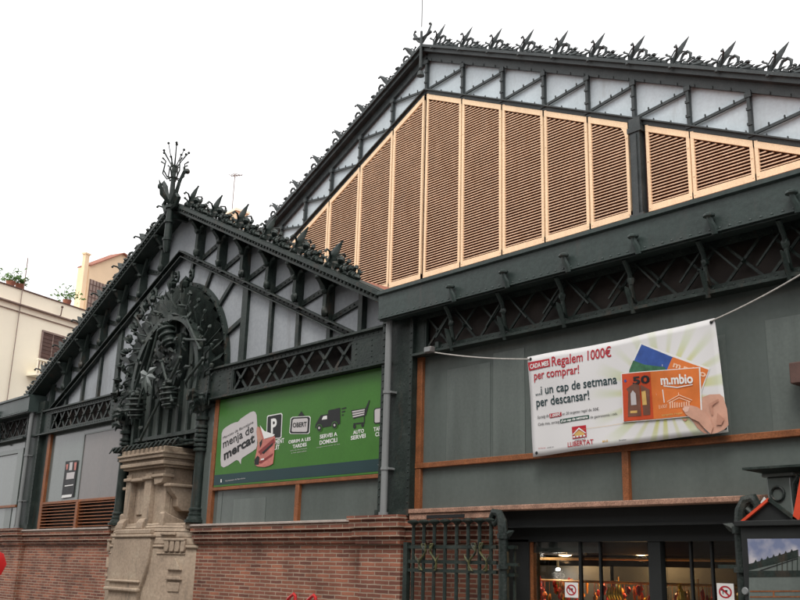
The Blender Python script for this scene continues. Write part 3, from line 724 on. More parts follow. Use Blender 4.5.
# --- nave gable (second gable, set back)
NY=9.9; XN,ZN=-24.75,21.45; ZS=.482
m=MB(); hwn=22.5; m.prism([(XN-hwn,ZN-.2-ZS*hwn),(XN-hwn,11.5),(XN+hwn,11.5),(XN+hwn,ZN-.2-ZS*hwn),(XN,ZN-.2)][::1] if ZN-.2-ZS*hwn>11.5 else [(XN-(ZN-.2-11.5)/ZS,11.5),(XN+(ZN-.2-11.5)/ZS,11.5),(XN,ZN-.2)],NY+.12,NY+.2)
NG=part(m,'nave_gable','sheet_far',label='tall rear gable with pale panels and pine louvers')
LN=21.5
for dr in (1,-1):
    n_=Vector((ZS*dr,0,1)).normalized()
    m=MB(); a=Vector((XN,NY-.05,ZN-.13)); b=a+Vector((dr*LN,0,-ZS*LN))
    m.bar(a,b,.44,.26,up=n_)
    m.bar(a+Vector((0,-.26,.07)),b+Vector((0,-.26,.07)),.12,.10,up=n_)
    a2=a+Vector((0,.06,-.30)); b2=b+Vector((0,.06,-.30)); m.bar(a2,b2,.10,.30,up=n_)
    d=(b-a).normalized(); nn=int((b-a).length/.62)
    for i in range(nn):
        p=a2+d*(.3+i*.62)+Vector((0,-.05,-.13)); m.blob(p,(.03,.04,.06),i,.1,6,4)
    m.build('top_chord','iron_far',NG)
    m=MB(); p0=Vector((XN,NY+.0,19.5)); p1=Vector((XN+dr*15.5,NY+.0,19.5-ZS*15.5)); m.bar(p0,p1,.10,.15,up=n_); m.bar(p0+Vector((0,-.08,.08)),p1+Vector((0,-.08,.08)),.14,.04,up=n_)
    nn=int((p1-p0).length/.62)
    for i in range(nn): m.blob(p0+(p1-p0)*(i+.5)/nn+Vector((0,-.06,.12)),(.03,.03,.07),i,.1,6,4)
    m.build('lower_chord','iron_far',NG)
NPX=[1.97,3.95,5.82,7.62,9.35,11.2,13.05,14.9]
for dr in (1,-1):
    pts=[0]+NPX
    for i,dx in enumerate(pts):
        if dr==-1 and i==0: continue
        x=XN+dr*dx; zl=19.5-ZS*dx; zu=20.85-ZS*dx
        m=MB(); m.bar((x,NY,zl),(x,NY,zu),.095,.14); m.bar((x,NY-.07,zl+.35),(x,NY-.07,zl+.43),.14,.05); m.bar((x,NY-.07,zl+.8),(x,NY-.07,zl+.88),.14,.05); m.bar((x,NY-.05,zu-.16),(x,NY-.05,zu),.2,.08); m.bar((x,NY-.05,zl),(x,NY-.05,zl+.12),.2,.08)
        m.build('post','iron_far',NG)
    for i in range(len(pts)-1):
        d0,d1=pts[i],pts[i+1]; m=MB(); q0=Vector((XN+dr*(d0+.05),NY+.04,19.5-ZS*d0+.12)); q1=Vector((XN+dr*d1,NY+.04,20.85-ZS*d1-.12)); m.bar(q0,q1,.085,.06)
        for k in range(3): m.blob(q0+(q1-q0)*(k+1)/4+Vector((0,-.04,.07)),(.03,.03,.06),k,.1,6,4)
        m.build('brace','iron_far',NG)
protoN=[None,crest_mesh(False)]
crests(protoN,'iron_far',NG,XN,ZN,ZS,NY-.2,1,.6,1.63,13,1.04,1.0)
crests(protoN,'iron_far',NG,XN,ZN,ZS,NY-.2,-1,.6,1.63,12,1.04,1.0)
# apex pieces: curled leaves and lightning rod
m=MB()
for sg in (-1,1):
    m.leaf([(XN,NY-.3,21.5),(XN+sg*.2,NY-.3,21.68),(XN+sg*.36,NY-.3,21.88),(XN+sg*.5,NY-.3,22.12),(XN+sg*.46,NY-.3,22.22)],.08,.05)
    m.blob((XN+sg*.42,NY-.3,22.18),.055,2,.1)
m.tube([(XN-.5,NY-.3,21.9),(XN,NY-.3,21.7),(XN+.5,NY-.3,21.8)],.06,6)
m.tube([(XN,NY-.35,20.4),(XN,NY-.35,22.0)],[.07,.05],8); m.tube([(XN,NY-.35,20.05),(XN,NY-.35,20.25)],[.16,.1],8)
m.build('finial','iron_far',NG)
m=MB(); m.tube([(XN,NY-.35,22.2),(XN,NY-.35,27)],.022,6); part(m,'lightning_rod','pipe',NG)
# iron columns of the nave
for dr in (1,-1):
    x=XN+dr*9.45
    m=MB(); zt=19.5-ZS*9.45; m.box(x-.17,x+.17,NY-.2,NY+.1,11.8,zt-.4); m.box(x-.24,x+.24,NY-.24,NY+.1,zt-.42,zt-.25); m.box(x-.2,x+.2,NY-.2,NY+.1,zt-.25,zt+.05); m.box(x-.24,x+.24,NY-.26,NY+.1,11.75,11.9); m.box(x-.08,x+.08,NY-.25,NY-.2,11.9,zt-.5)
    m.build('iron_column','iron_far',NG)
m=MB(); 
for sg in (1,-1): m.prism([(XN,11.9),(XN+sg*16.0,11.9),(XN+sg*16,19.4-ZS*16),(XN,19.4)],NY+.07,NY+.1)
m.build('louver_backing','louver_dark',NG)
def louver(x0,x1,xr0=None,arch=0):
    """panel between x0<x1; top follows the rake; arch=+1 rounded outer top corner on the right, -1 on the left"""
    top=lambda x:19.40-ZS*abs(x-XN); bot=11.93
    fw=.10
    m=MB(); y0,y1=NY-.06,NY+.02
    tl,tr=top(x0),top(x1)
    m.prism([(x0,bot),(x0+fw,bot),(x0+fw,tl-.02),(x0,tl)],y0,y1); m.prism([(x1-fw,bot),(x1,bot),(x1,tr),(x1-fw,tr-.02)],y0,y1)
    m.prism([(x0,tl),(x1,tr),(x1,tr-.2),(x0,tl-.2)],y0-.003,y1); m.prism([(x0,bot),(x1,bot),(x1,bot+.2),(x0,bot+.2)],y0-.003,y1)
    if arch:
        xc=(x1-fw-.4) if arch>0 else (x0+fw+.4); e=(x1-fw) if arch>0 else (x0+fw); zc=top(e)-.62
        pts=[(e,zc),(e,top(e)-.15)]+[(xc,top(xc)-.15)]+[(xc+(e-xc)*math.sin(R(t)),zc+(top(xc)-.2-zc)*math.cos(R(t))) for t in range(0,91,15)]
        m.prism(pts[:2]+pts[2:],y0+.002,y1)
    for z in (bot+.1,tl-.5 if tl<tr else tr-.5): 
        for xx in (x0+fw/2,x1-fw/2): m.lathe((xx,y0,z),[(.03,0),(.02,.015)],6,axis=(0,-1,0))
    F=m.build('louver_panel','louver_frame',NG)
    s=MB(); z=bot+.24
    while True:
        a,b=x0+fw,x1-fw
        # clip by the slanted top
        lim=abs((19.40-.22-(z+.05)))/ZS
        if a>=XN-.01:
            b2=min(b,XN+lim); a2=a
        elif b<=XN+.01:
            a2=max(a,XN-lim); b2=b
        if z+.05>19.18 or b2-a2<.06: break
        dz=random.uniform(-.004,.004); s.add([(a2,NY-.04,z+dz),(b2,NY-.04,z-dz),(b2,NY+.05,z+.03),(a2,NY+.05,z+.03),(a2,NY-.04,z+.031+dz),(b2,NY-.04,z+.031-dz),(b2,NY+.05,z+.055),(a2,NY+.05,z+.055)],[(0,1,2,3),(7,6,5,4),(0,4,5,1),(1,5,6,2),(2,6,7,3),(3,7,4,0)])
        z+=.098
    s.build('slats','slat',F)
jr=[XN+.04]+[XN+d for d in NPX[:4]]+[XN+9.15]
for i in range(5): louver(jr[i]+.03,jr[i+1]-.03,arch=1 if i==4 else 0)
jr2=[XN+9.72,XN+11.2,XN+13.1,XN+15.0]
for i in range(3): louver(jr2[i]+.02,jr2[i+1]-.02)
jl=[XN-.04]+[XN-d for d in (1.85,3.85,5.85,7.8)]+[XN-9.2]
for i in range(5): louver(jl[i+1]+.03,jl[i]-.03,arch=-1 if i==4 else 0)
m=MB()
for sg in (1,-1): slab(m,(XN,NY+.2,ZN-.15),(XN+sg*22,NY+.2,ZN-.15-ZS*22),(XN+sg*22,NY+30,ZN-.15-ZS*22),(XN,NY+30,ZN-.15),.1)
part(m,'nave_roof','tile')
m=MB(); m.box(XN-13.5,XN+20,NY+.1,NY+.12,11.3,11.93); part(m,'roof_flashing','iron_far')

# --- entrance
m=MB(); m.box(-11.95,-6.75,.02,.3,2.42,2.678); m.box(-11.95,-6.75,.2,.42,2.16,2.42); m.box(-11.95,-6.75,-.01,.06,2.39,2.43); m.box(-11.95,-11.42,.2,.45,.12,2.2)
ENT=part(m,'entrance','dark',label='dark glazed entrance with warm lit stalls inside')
def vbar(px,w,y=.3,z1=2.2):
    m=MB(); x=at(px,570,y).x; m.box(x-w,x+w,y-.03,y+.03,.12,z1); m.build('glazing_bar','dark',ENT)
for px,w in ((523,.10),(581,.022),(601,.016),(692,.016),(713,.016)): vbar(px,w)
x=at(657,570,.28).x; m=MB(); m.box(x-.11,x+.11,.22,.36,.12,2.2); m.build('thick_post','dark',ENT)
m=MB(); m.box(-11.4,x-.17,.295,.305,.12,2.17); m.build('glass','glass',ENT); m=MB(); m.box(x+.17,-6.8,.295,.305,.12,2.17); m.build('glass','glass',ENT)
m=MB(); xa=at(555,570,.3).x; xb=at(601,570,.3).x; m.box(xa-.6,xb,.31,.36,1.98,2.2); m.build('shutter_box','pane',ENT)
m=MB(); x=at(531,570,.32).x; m.box(x-.09,x+.08,.24,.38,.12,2.16); m.build('door_post','wood',ENT)
# interior shell
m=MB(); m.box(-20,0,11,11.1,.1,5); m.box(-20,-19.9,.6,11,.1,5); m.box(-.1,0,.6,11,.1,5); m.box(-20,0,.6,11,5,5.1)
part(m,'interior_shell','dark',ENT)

# camera, world, light are at the end
def lamp(px,py,Y,rx,rz,cool=False,name='pendant_lamp',label=''):
    p=at(px,py,Y); o=empty(name,p); o.rotation_euler=Vector((-.35,.42,.84)).to_track_quat('Z','Y').to_euler()
    m=MB(); m.lathe((0,0,0),[(rx,0),(rx*.96,.02),(rx*.5,rz),(rx*.15,rz*1.6)],16); m.tube([(0,0,rz),(0,0,rz+.25)],.03,6); m.build('lamp_shade','dark',o)
    m=MB(); m.lathe((0,0,-.012),[(.01,0),(rx*.9,.0),(rx*.9,.008),(.01,.008)],16); m.build('bulb','lampcool' if cool else 'lampglow',o)
    L=bpy.data.lights.new('stall_light','POINT'); L.energy=60 if not cool else 8; L.color=(1,.62,.28) if not cool else (1,.95,.85); L.shadow_soft_size=.12
    lo=bpy.data.objects.new('stall_light',L); C.objects.link(lo); lo.parent=o; lo.location=(0,0,-.15)
    tag(o,label,'lamp','lamps inside the entrance'); return o
lamp(565,551,3.2,.20,.10,label='round white lamp in the left half of the entrance')
lamp(641,549,2.8,.22,.10,label='round white lamp by the thick entrance post')
lamp(626,534,5.5,.22,.10,label='small high lamp seen just under the entrance lintel')
lamp(537,548,2.4,.09,.10,True,label='small cool bulb beside the brown door post')
lamp(558,569,3.4,.05,.03,True,label='tiny white lamp above the dog sign')
# tube light
p=at(547,540,4.5); o=empty('strip_light',p); m=MB(); m.box(-.35,.35,-.05,.05,0,.05); m.build('tube','ledglow',o); m=MB(); m.box(-.38,.38,-.07,.07,.05,.09); m.tube([(0,0,.09),(0,0,1.5)],.01,5); m.build('housing','chalk',o); tag(o,'short pale strip light near the top left of the entrance','strip light')
# stalls with produce hanging from rails
def stall(x0,x1,Y,label,seed):
    rr=random.Random(seed); zt=at(600,582,Y).z
    o=empty('market_stall',((x0+x1)/2,Y,.12)); ox=-(x0+x1)/2
    def put(mb,n,mt): 
        q=mb.build(n,mt,o); q.location=(ox,-Y,-.12); return q
    m=MB(); m.box(x0,x1,Y,Y+1.0,.12,1.05); put(m,'counter','interior')
    m=MB(); m.tube([(x0,Y,zt),(x1,Y,zt)],.028,6); m.tube([(x0,Y+.1,zt+.42),(x1,Y+.1,zt+.42)],.03,6)
    for k in range(5): m.tube([(x0+(x1-x0)*k/4,Y,zt+.10),(x0+(x1-x0)*k/4,Y,zt-.25)],.015,5)
    put(m,'rail','rail')
    m=MB(); m.box(x0,x1,Y+.2,Y+.26,zt+.5,zt+.85); m.box(x0,x1,Y+1,Y+1.05,.12,zt+.3); put(m,'stall_board','dark')
    mbs={k:MB() for k in ('fruitred','fruitor','banana','leafgreen')}
    n=int((x1-x0)*24)
    for i in range(n):
        x=rr.uniform(x0,x1); z=zt-rr.uniform(.05,.5); k=rr.choice(['fruitred','fruitor','fruitor','fruitred','banana','leafgreen'])
        q=MB(); yy=Y-.02+rr.uniform(-.1,.2); q.blob((x,yy,z),(rr.uniform(.02,.05),.04,rr.uniform(.04,.13)),i,.3,8,6); q.tube([(x,yy,z+.03),(x,yy+.0,zt)],.004,4); put(q,'hanging_produce',k)
    bx=at(617,590,Y).x
    if x0<bx<x1:
        for k in range(6): mbs['banana'].tube([(bx+k*.05-.1,Y-.1,zt-.08),(bx+k*.06-.12,Y-.14,zt-.2),(bx+k*.06-.1,Y-.1,zt-.3)],[.012,.03,.015],6)
    if mbs['banana'].v: put(mbs['banana'],'banana_bunch','banana')
    tag(o,label,'market stall','stalls inside the entrance')
stall(-16.3,-12.2,2.6,'left lit stall with bananas and red produce hanging on a rail',5)
stall(-11.9,-8.6,2.3,'right lit stall of orange produce behind the thick post',8)
# floating small sausage/wire decorations: beam inside
# no-dog stickers
def sticker(px,py,label,w=.20):
    p=at(px,py,.22); m=MB(); m.box(p.x-w/2*1.35,p.x+w/2*1.35,p.y-.003,p.y+.003,p.z-w/2-.02,p.z+w/2+.02); o=empty('notice_sticker',p)
    b=m.build('sheet','white_ink',o); b.location=-p
    m=MB(); n=24
    vs=[];
    for i in range(n):
        t=2*math.pi*i/n; vs+=[(p.x+w*.52*math.cos(t),p.y-.006,p.z+w*.43*math.sin(t)),(p.x+w*.40*math.cos(t),p.y-.006,p.z+w*.33*math.sin(t))]
    m.add(vs,[(2*i,2*((i+1)%n),2*((i+1)%n)+1,2*i+1) for i in range(n)])
    m.bar((p.x-w*.32,p.y-.007,p.z+w*.28),(p.x+w*.32,p.y-.007,p.z-w*.28),.022,.002); b=m.build('prohibition_ring','red_ink',o); b.location=-p
    m=MB(); z=p.z; x=p.x; y=p.y-.0045; s=w
    m.add([(x-.22*s,y,z+.02*s),(x+.16*s,y,z+.02*s),(x+.16*s,y,z+.14*s),(x-.22*s,y,z+.12*s)],[(0,1,2,3)]); m.add([(x-.22*s,y,z-.16*s),(x-.16*s,y,z-.16*s),(x-.14*s,y,z+.06*s),(x-.22*s,y,z+.06*s)],[(0,1,2,3)]); m.add([(x+.08*s,y,z-.16*s),(x+.14*s,y,z-.16*s),(x+.16*s,y,z+.06*s),(x+.08*s,y,z+.06*s)],[(0,1,2,3)])
    m.add([(x-.36*s,y,z+.1*s),(x-.18*s,y,z+.08*s),(x-.2*s,y,z+.2*s),(x-.3*s,y,z+.2*s)],[(0,1,2,3)]); b=m.build('dog_pictogram','black',o); b.location=-p
    tag(o,label,'sticker','no dogs stickers on the entrance glass')
sticker(571.5,590,'square no dogs sticker on the glass left of the bananas')
sticker(725.5,592,'square no dogs sticker on the glass beside the scrolled right gate post')

# ------------------------------------------------------------------ stone pier
st=empty('stone_pier',(-24.7,0,.12)); tag(st,'carved sandstone pier with niches standing between the two green iron columns','stone pier')
def sp(mb,name,m='stone',bevel=.02):
    o=mb.build(name,m,st,bevel=bevel); o.location=(24.7,0,-.12); return o
SX=XC
def plan(mb,pts,z0,z1,sc1=1.0,cy=.1):
    # block from a plan outline, upper outline may shrink towards the axis
    n=len(pts); vs=[(SX+x,y,z0) for x,y in pts]+[(SX+x*sc1,cy+(y-cy)*sc1,z1) for x,y in pts]
    mb.add(vs,[tuple(range(n)),tuple(range(2*n-1,n-1,-1))]+[(i,(i+1)%n,(i+1)%n+n,i+n) for i in range(n)])
base=[(-2.42,.42),(-2.40,.1),(-2.15,-.22),(-1.35,-.56),(1.30,-.56),(2.15,-.22),(2.40,.1),(2.42,.42)]
m=MB(); plan(m,base,.12,2.02)
big=[(x*1.035,y*1.04) for x,y in base]; plan(m,big,2.02,2.10); plan(m,base,2.10,2.28,.985)
zz=[(2.28,.985),(2.42,.965),(2.52,.93),(2.60,.875),(2.655,.80)]
for (za,sa),(zb2,sb) in zip(zz[:-1],zz[1:]): plan(m,[(x*sa,.1+(y-.1)*sa) for x,y in base],za,zb2,sb/sa)
m.box(SX-2.25,SX+2.25,-.2,.42,2.5,2.66)
sp(m,'shoulder',bevel=.03)
# front slab whose right edge sweeps inwards towards the foot
def slabpoly(zs):
    return [(SX-1.05,.12),(SX-1.05,2.2),(SX-1.0,2.28),(SX+1.02,2.28),(SX+1.08,2.2),(SX+1.05,1.9),(SX+.98,1.55),(SX+.85,1.25),(SX+.68,1.0),(SX+.6,.8),(SX+.6,.12)]
m=MB(); m.prism(slabpoly(0),-.66,-.5); m.box(SX-1.15,SX+1.15,-.70,-.5,2.28,2.36); m.box(SX-1.15,SX+.72,-.72,-.6,1.12,1.19); m.box(SX-1.2,SX+.70,-.75,-.6,.90,.99); m.box(SX-1.2,SX+.8,-.8,-.6,.12,.5)
m.box(SX-1.0,SX+1.0,-.66,-.4,2.36,2.5); sp(m,'front_slab',bevel=.03)
for sg in (-1,1):
    # carving on the slanted shoulder faces
    A2=Vector((SX+sg*1.30,-.56,0)); B2=Vector((SX+sg*2.15,-.22,0)); dd=(B2-A2); L2=dd.length; dd=dd/L2; nn=Vector((dd.y*sg,-dd.x*sg,0)); 
    if nn.y>0: nn=-nn
    def face(mb,pts,th):
        vs=[A2+dd*u_*L2+nn*o_+Vector((0,0,z)) for o_ in (-.03,th) for u_,z in pts]; n=len(pts)
        mb.add(vs,[tuple(range(n)),tuple(range(2*n-1,n-1,-1))]+[(i,(i+1)%n,(i+1)%n+n,i+n) for i in range(n)])
    m=MB(); face(m,[(.45,1.48),(.95,1.48),(.70,1.78)],.07); face(m,[(.42,1.24),(.98,1.24),(.92,1.32),(.48,1.32)],.07); face(m,[(.5,.95),(.9,.95),(.9,1.18),(.5,1.18)],.03)
    for k in range(4): face(m,[(.28+k*.19,1.93),(.42+k*.19,1.93),(.45+k*.19,2.02),(.44+k*.19,2.2),(.30+k*.19,2.2)],.075)
    face(m,[(.25,2.2),(1.0,2.2),(1.0,2.26),(.25,2.26)],.09); face(m,[(.0,1.86),(1.0,1.86),(1.0,1.9),(.0,1.9)],.03)
    face(m,[(.08,2.34),(.62,2.34),(.62,2.4),(.08,2.4)],.03)
    sp(m,'shoulder_carving',bevel=.015)
# tower shaft: one tall niche in the front, corner corbel, scroll on the sides
m=MB()
m.box(SX-1.02,SX+1.02,-.14,.55,2.5,4.12)
m.box(SX-1.08,SX-.78,-.44,-.14,2.66,4.0); m.box(SX+.06,SX+.42,-.46,-.14,2.66,4.0); m.box(SX+.42,SX+1.02,-.32,-.14,2.5,4.0)
m.box(SX-.78,SX+.06,-.26,-.14,2.5,3.86); m.box(SX-1.08,SX+1.04,-.40,-.14,3.86,4.12); m.box(SX-1.08,SX+.45,-.46,-.14,2.5,2.66)
sp(m,'shaft')
m=MB()
m.box(SX-1.14,SX-.72,-.50,-.3,3.82,3.90); m.box(SX-.80,SX+.08,-.48,-.2,3.80,3.88); m.box(SX+.0,SX+.48,-.52,-.3,3.82,3.90)
m.box(SX+.50,SX+1.10,-.50,-.14,3.86,3.94); m.prism([(SX+.55,3.86),(SX+1.08,3.86),(SX+1.0,3.70),(SX+.62,3.66)],-.46,-.2)
for x in (-1.10,.04): m.prismx([(-.40,2.40),(-.40,2.80),(-.50,2.78),(-.58,2.68),(-.60,2.52),(-.52,2.40)],SX+x,SX+x+.36)
m.prismx([(-.3,2.4),(-.3,2.66),(-.44,2.62),(-.5,2.5),(-.44,2.4)],SX-.70,SX+.0); m.box(SX-.6,SX-.16,-.30,-.24,2.9,3.6)
sp(m,'niche_trim',bevel=.015)
for sg in (-1,1):
    m=MB(); pr=[(-.35,3.62),(.45,3.66),(.5,3.45),(.42,3.3),(.46,3.1),(.3,2.98),(.05,2.98),(-.08,3.1),(-.1,3.3),(-.3,3.5)]
    m.prismx(pr,SX+sg*1.02,SX+sg*1.30); m.box(SX+sg*1.02,SX+sg*1.36,-.40,.52,3.60,3.68); m.prismx([(-.45,2.5),(.5,2.5),(.5,2.66),(-.1,2.82),(-.4,2.95),(-.45,2.9)],SX+sg*1.02,SX+sg*1.26)
    sp(m,'side_scroll')
m=MB()
for z0,z1,e in ((4.12,4.18,.06),(4.18,4.28,.13),(4.28,4.36,.09),(4.36,4.46,.17),(4.46,4.52,.21),(4.52,4.66,.12)): m.box(SX-1.12-e,SX+1.1+e,-.46-e,.6,z0,z1)
sp(m,'capital',bevel=.015)

# ------------------------------------------------------------------ green billboard
bb=empty('green_billboard',(-18.4,0,3.5)); tag(bb,'long green advertising board of market services behind the right drainpipe','billboard')
BY=-.02
def bp(mb,name,m): 
    o=mb.build(name,m,bb); o.location=(18.4,0,-3.5); return o
m=MB(); m.box(-21.68,-14.9,BY,BY+.07,3.53,5.76); bp(m,'board','green_ink')
m=MB(); m.box(-21.68,-14.9,BY-.004,BY-.001,3.575,3.83); bp(m,'footer_stripe','teal_ink')
e=[0]
def bpoly(pts,name,m,lvl): 
    q=MB(); poly3(q,P2(pts,BY),-.003*lvl-.003); return bp(q,name,m)
bub=scalep([(65,200),(85,180),(130,152),(160,140),(185,135),(205,112),(250,80),(285,58),(310,50),(325,58),(335,80),(342,200),(338,325),(330,350),(300,372),(225,420),(212,435),(208,475),(190,445),(172,440),(105,485),(70,500),(50,488),(46,440),(52,320),(55,230)],215,405,8)
bpoly(bub,'speech_bubble','bubble',1)
def btext(s,bl,br,tl,m,lvl=3,bold=.0,name='lettering'):
    q=MB(); text(q,s,at(*bl,BY),at(*br,BY),at(*tl,BY),bold,off=-.003*lvl-.003); return bp(q,name,m)
z8=lambda x,y:(215+x/8,405+y/8)
btext('Mercats de Barcelona',z8(66,275),z8(310,145),z8(66,255),'black')
btext('menja de',z8(68,345),z8(312,215),z8(66,282),'black',bold=.01)
btext('mercat',z8(75,440),z8(322,292),z8(72,372),'black',bold=.035)
z9=lambda x,y:(260+x/8.576,400+y/8.576)
# parking sign
bpoly([z9(70,133),z9(185,112),z9(195,125),z9(186,318),z9(176,330),z9(62,336),z9(55,325),z9(62,145)],'parking_sign','white_ink',1)
bpoly([z9(76,141),z9(180,121),z9(188,130),z9(180,312),z9(172,322),z9(67,328),z9(62,320),z9(68,150)],'parking_sign','black',2)
btext('P',z9(98,285),z9(148,276),z9(98,165),'white_ink',3,.03)
btext('APARCAMENT',(262.5,446.5),(284.4,442.5),(262.5,442.2),'white_ink',1,.02)
btext('GRATUÏT',(265,451.6),(279.8,449),(265,447.3),'white_ink',1,.02)
# open sign
rr_=[(280,145),(425,137),(437,150),(428,280),(416,291),(262,291),(252,280),(264,158)]
def shrink(P,k):
    cx=sum(p[0] for p in P)/len(P); cy=sum(p[1] for p in P)/len(P); return [(cx+(x-cx)*k,cy+(y-cy)*k) for x,y in P]
bpoly([z9(*p) for p in shrink(rr_,1.0)],'open_sign','white_ink',1); bpoly([z9(*p) for p in shrink(rr_,.93)],'open_sign','black',2); bpoly([z9(*p) for p in shrink(rr_,.76)],'open_sign','bubble',3)
bpoly([z9(357,95),z9(388,136),z9(328,138)],'open_sign','black',2)
btext('OBERT',z9(285,236),z9(405,226),z9(285,198),'black',4,.03)
btext('OBRIM A LES',z9(246,375),z9(436,345),z9(246,348),'white_ink',1,.025)
btext('TARDES',z9(283,415),z9(402,394),z9(283,386),'white_ink',1,.025)
btext('tots els dies feiners',z9(262,440),z9(405,418),z9(262,430),'bubble',1); btext('a les parades',z9(270,460),z9(400,440),z9(270,450),'bubble',1)
# van
bpoly([z9(*p) for p in [(588,88),(690,66),(690,205),(668,212),(520,240),(480,243),(474,235),(478,210),(496,178),(522,132),(583,120)]],'van_pictogram','black',1)
bpoly([z9(*p) for p in [(545,140),(577,133),(578,164),(532,170)]],'van_pictogram','white_ink',2)
for c in ((512,240),(643,216)):
    for r_,mm,l in ((26,'green_ink',2),(21,'black',3),(8,'bubble',4)): bpoly([z9(c[0]+r_*math.cos(t*.5236),c[1]+r_*math.sin(t*.5236)*1.25) for t in range(12)],'van_pictogram',mm,l)
for a,b in (((703,76),(741,66)),((703,103),(731,96)),((703,130),(718,126))): bpoly([z9(a[0],a[1]-5),z9(b[0],b[1]-5),z9(b[0],b[1]+5),z9(a[0],a[1]+5)],'speed_line','black',1)
btext('SERVEI A',z9(515,332),z9(664,306),z9(515,300),'white_ink',1,.025); btext('DOMICILI',z9(513,384),z9(664,358),z9(513,350),'white_ink',1,.025)
btext('compra sense sortir de casa',z9(485,412),z9(688,380),z9(485,404),'bubble',1)
# trolley
z10=lambda x,y:(330+x/10,390+y/10)
bpoly([z10(*p) for p in [(212,205),(358,180),(392,100),(402,106),(362,255),(236,288)]],'trolley_pictogram','black',1)
for k in range(3):
    bpoly([z10(*p) for p in [(224+k*3,213+k*24),(352-k*3,190+k*23),(350-k*3,204+k*23),(226+k*3,228+k*24)]],'trolley_pictogram','bubble',2)
bpoly([z10(*p) for p in [(340,255),(350,255),(350,335),(235,345),(235,333),(340,322)]],'trolley_pictogram','black',1)
for c in ((247,366),(328,350)): bpoly([z10(c[0]+15*math.cos(t*.6283),c[1]+22*math.sin(t*.6283)) for t in range(10)],'trolley_pictogram','black',1)
btext('AUTO',z10(232,445),z10(342,424),z10(232,408),'white_ink',1,.025); btext('SERVEI',z10(210,500),z10(358,474),z10(210,462),'white_ink',1,.025)
# card symbol
P_=[(440,200),(455,182),(700,140),(700,310),(455,340),(440,325)]
bpoly([z10(*p) for p in P_],'card_pictogram','black',1); bpoly([z10(*p) for p in [(450,205),(460,192),(690,152),(690,300),(460,328),(450,318)]],'card_pictogram','bubble',2)
for a in (0,42,84): bpoly([z10(505,210+a),z10(690,180+a),z10(690,192+a),z10(505,224+a)],'card_pictogram','black',3)
btext('TARGETA',z10(438,415),z10(610,384),z10(438,375),'white_ink',1,.025); btext('CLIENT',z10(455,465),z10(600,440),z10(455,425),'white_ink',1,.025)
btext('Ajuntament de Barcelona',(225.5,481.6),(245.5,478.7),(225.5,480.2),'bubble',2); btext('i',(220.8,482.4),(222,482.2),(220.8,479.2),'white_ink',2,.03)
btext('www.bcn.cat/mercats',(378,465.4),(388,464),(378,464),'bubble',2)
# wrapped meat picture
bpoly([z8(*p) for p in [(340,180),(352,172),(372,190),(400,262),(482,250),(488,280),(476,400),(468,470),(440,486),(400,497),(345,492),(322,478),(318,455),(335,380),(346,300),(336,215)]],'printed_meat','pinkmeat',4)
bpoly([z8(*p) for p in [(350,375),(480,262),(484,300),(370,400)]],'printed_meat','meatred',5)
bpoly([z8(*p) for p in [(380,382),(470,300),(466,322),(392,392)]],'printed_meat','black',6)
bpoly([z8(*p) for p in [(350,460),(470,385),(466,405),(372,470)]],'printed_meat','meatred',5)
bpoly([z8(*p) for p in [(322,478),(320,440),(345,405),(362,420),(355,478)]],'printed_meat','black',5)
bpoly([z8(*p) for p in [(338,185),(354,174),(388,290),(372,330),(350,320)]],'printed_meat','skin_dark',5)
bpoly([z8(*p) for p in [(362,300),(368,295),(385,270),(380,310),(365,345)]],'printed_meat','black',6)
bpoly([z8(*p) for p in [(365,162),(400,208),(486,238),(470,252),(398,272)]],'printed_paper','white_ink',6)
bpoly([z8(*p) for p in [(372,432),(398,425),(398,438),(372,444)]],'printed_paper','white_ink',6)

# ------------------------------------------------------------------ banner
bn=empty('banner',(-9.2,-.15,3.6)); tag(bn,'white vinyl banner offering 1000 euros, roped over the grey entrance window','banner')
NYB=-.16
BC=[at(527,357,NYB),at(714,318,NYB),at(728,432,NYB),at(533,457,NYB)]
def rip(x,z):
    return .018*math.sin(x*3.1+z*1.1)+.010*math.sin(x*6.3-z*2.0)+.006*math.sin(z*4.2+x)
def nb(mb,name,m):
    o=mb.build(name,m,bn); o.location=(9.2,.15,-3.6); return o
m=MB(); nx,nz=40,18; vs=[]
for j in range(nz+1):
    for i in range(nx+1):
        u,v=i/nx,j/nz; a=BC[3].lerp(BC[2],u); b=BC[0].lerp(BC[1],u); p=a.lerp(b,v)
        # small sag between the eyelets
        p.z+= -.035*math.sin(math.pi*u)*v*1.0 + .012*math.sin(math.pi*u)*(1-v); p.y=NYB+rip(p.x,p.z); vs.append(p)
m.add(vs,[(j*(nx+1)+i,j*(nx+1)+i+1,(j+1)*(nx+1)+i+1,(j+1)*(nx+1)+i) for j in range(nz) for i in range(nx)],True)
cc=at(664,392,NYB)
M['banner']=banner_mat(cc.x,cc.z)
sh=nb(m,'sheet','banner'); md=sh.modifiers.new('thickness','SOLIDIFY'); md.thickness=.004; md.offset=-1
def nt_(s,bl,br,tl,mt,bold=0,lvl=1,name='lettering'):
    q=MB(); text(q,s,at(*bl,NYB),at(*br,NYB),at(*tl,NYB),bold,fn=rip,off=-.005-.003*lvl); return nb(q,name,mt)
def np_(pts,mt,lvl,name):
    q=MB(); poly3(q,P2(pts,NYB),-.005-.003*lvl,rip); return nb(q,name,mt)
zb=lambda x,y:(520+x*.275,310+y*.275)
np_([zb(28,191),zb(112,178),zb(115,206),zb(32,221)],'red_ink',1,'red_tab')
nt_('CADA MES',zb(37,214),zb(110,202),zb(36,198),'white_ink',.03,2)
nt_('Regalem 1000€',zb(121,205),zb(331,168),zb(120,171),'red_ink',.012)
nt_('per comprar!',zb(52,254),zb(217,230),zb(51,224),'red_ink',.012)
nt_('...i un cap de setmana',zb(57,311),zb(351,266),zb(56,280),'teal_ink',.012)
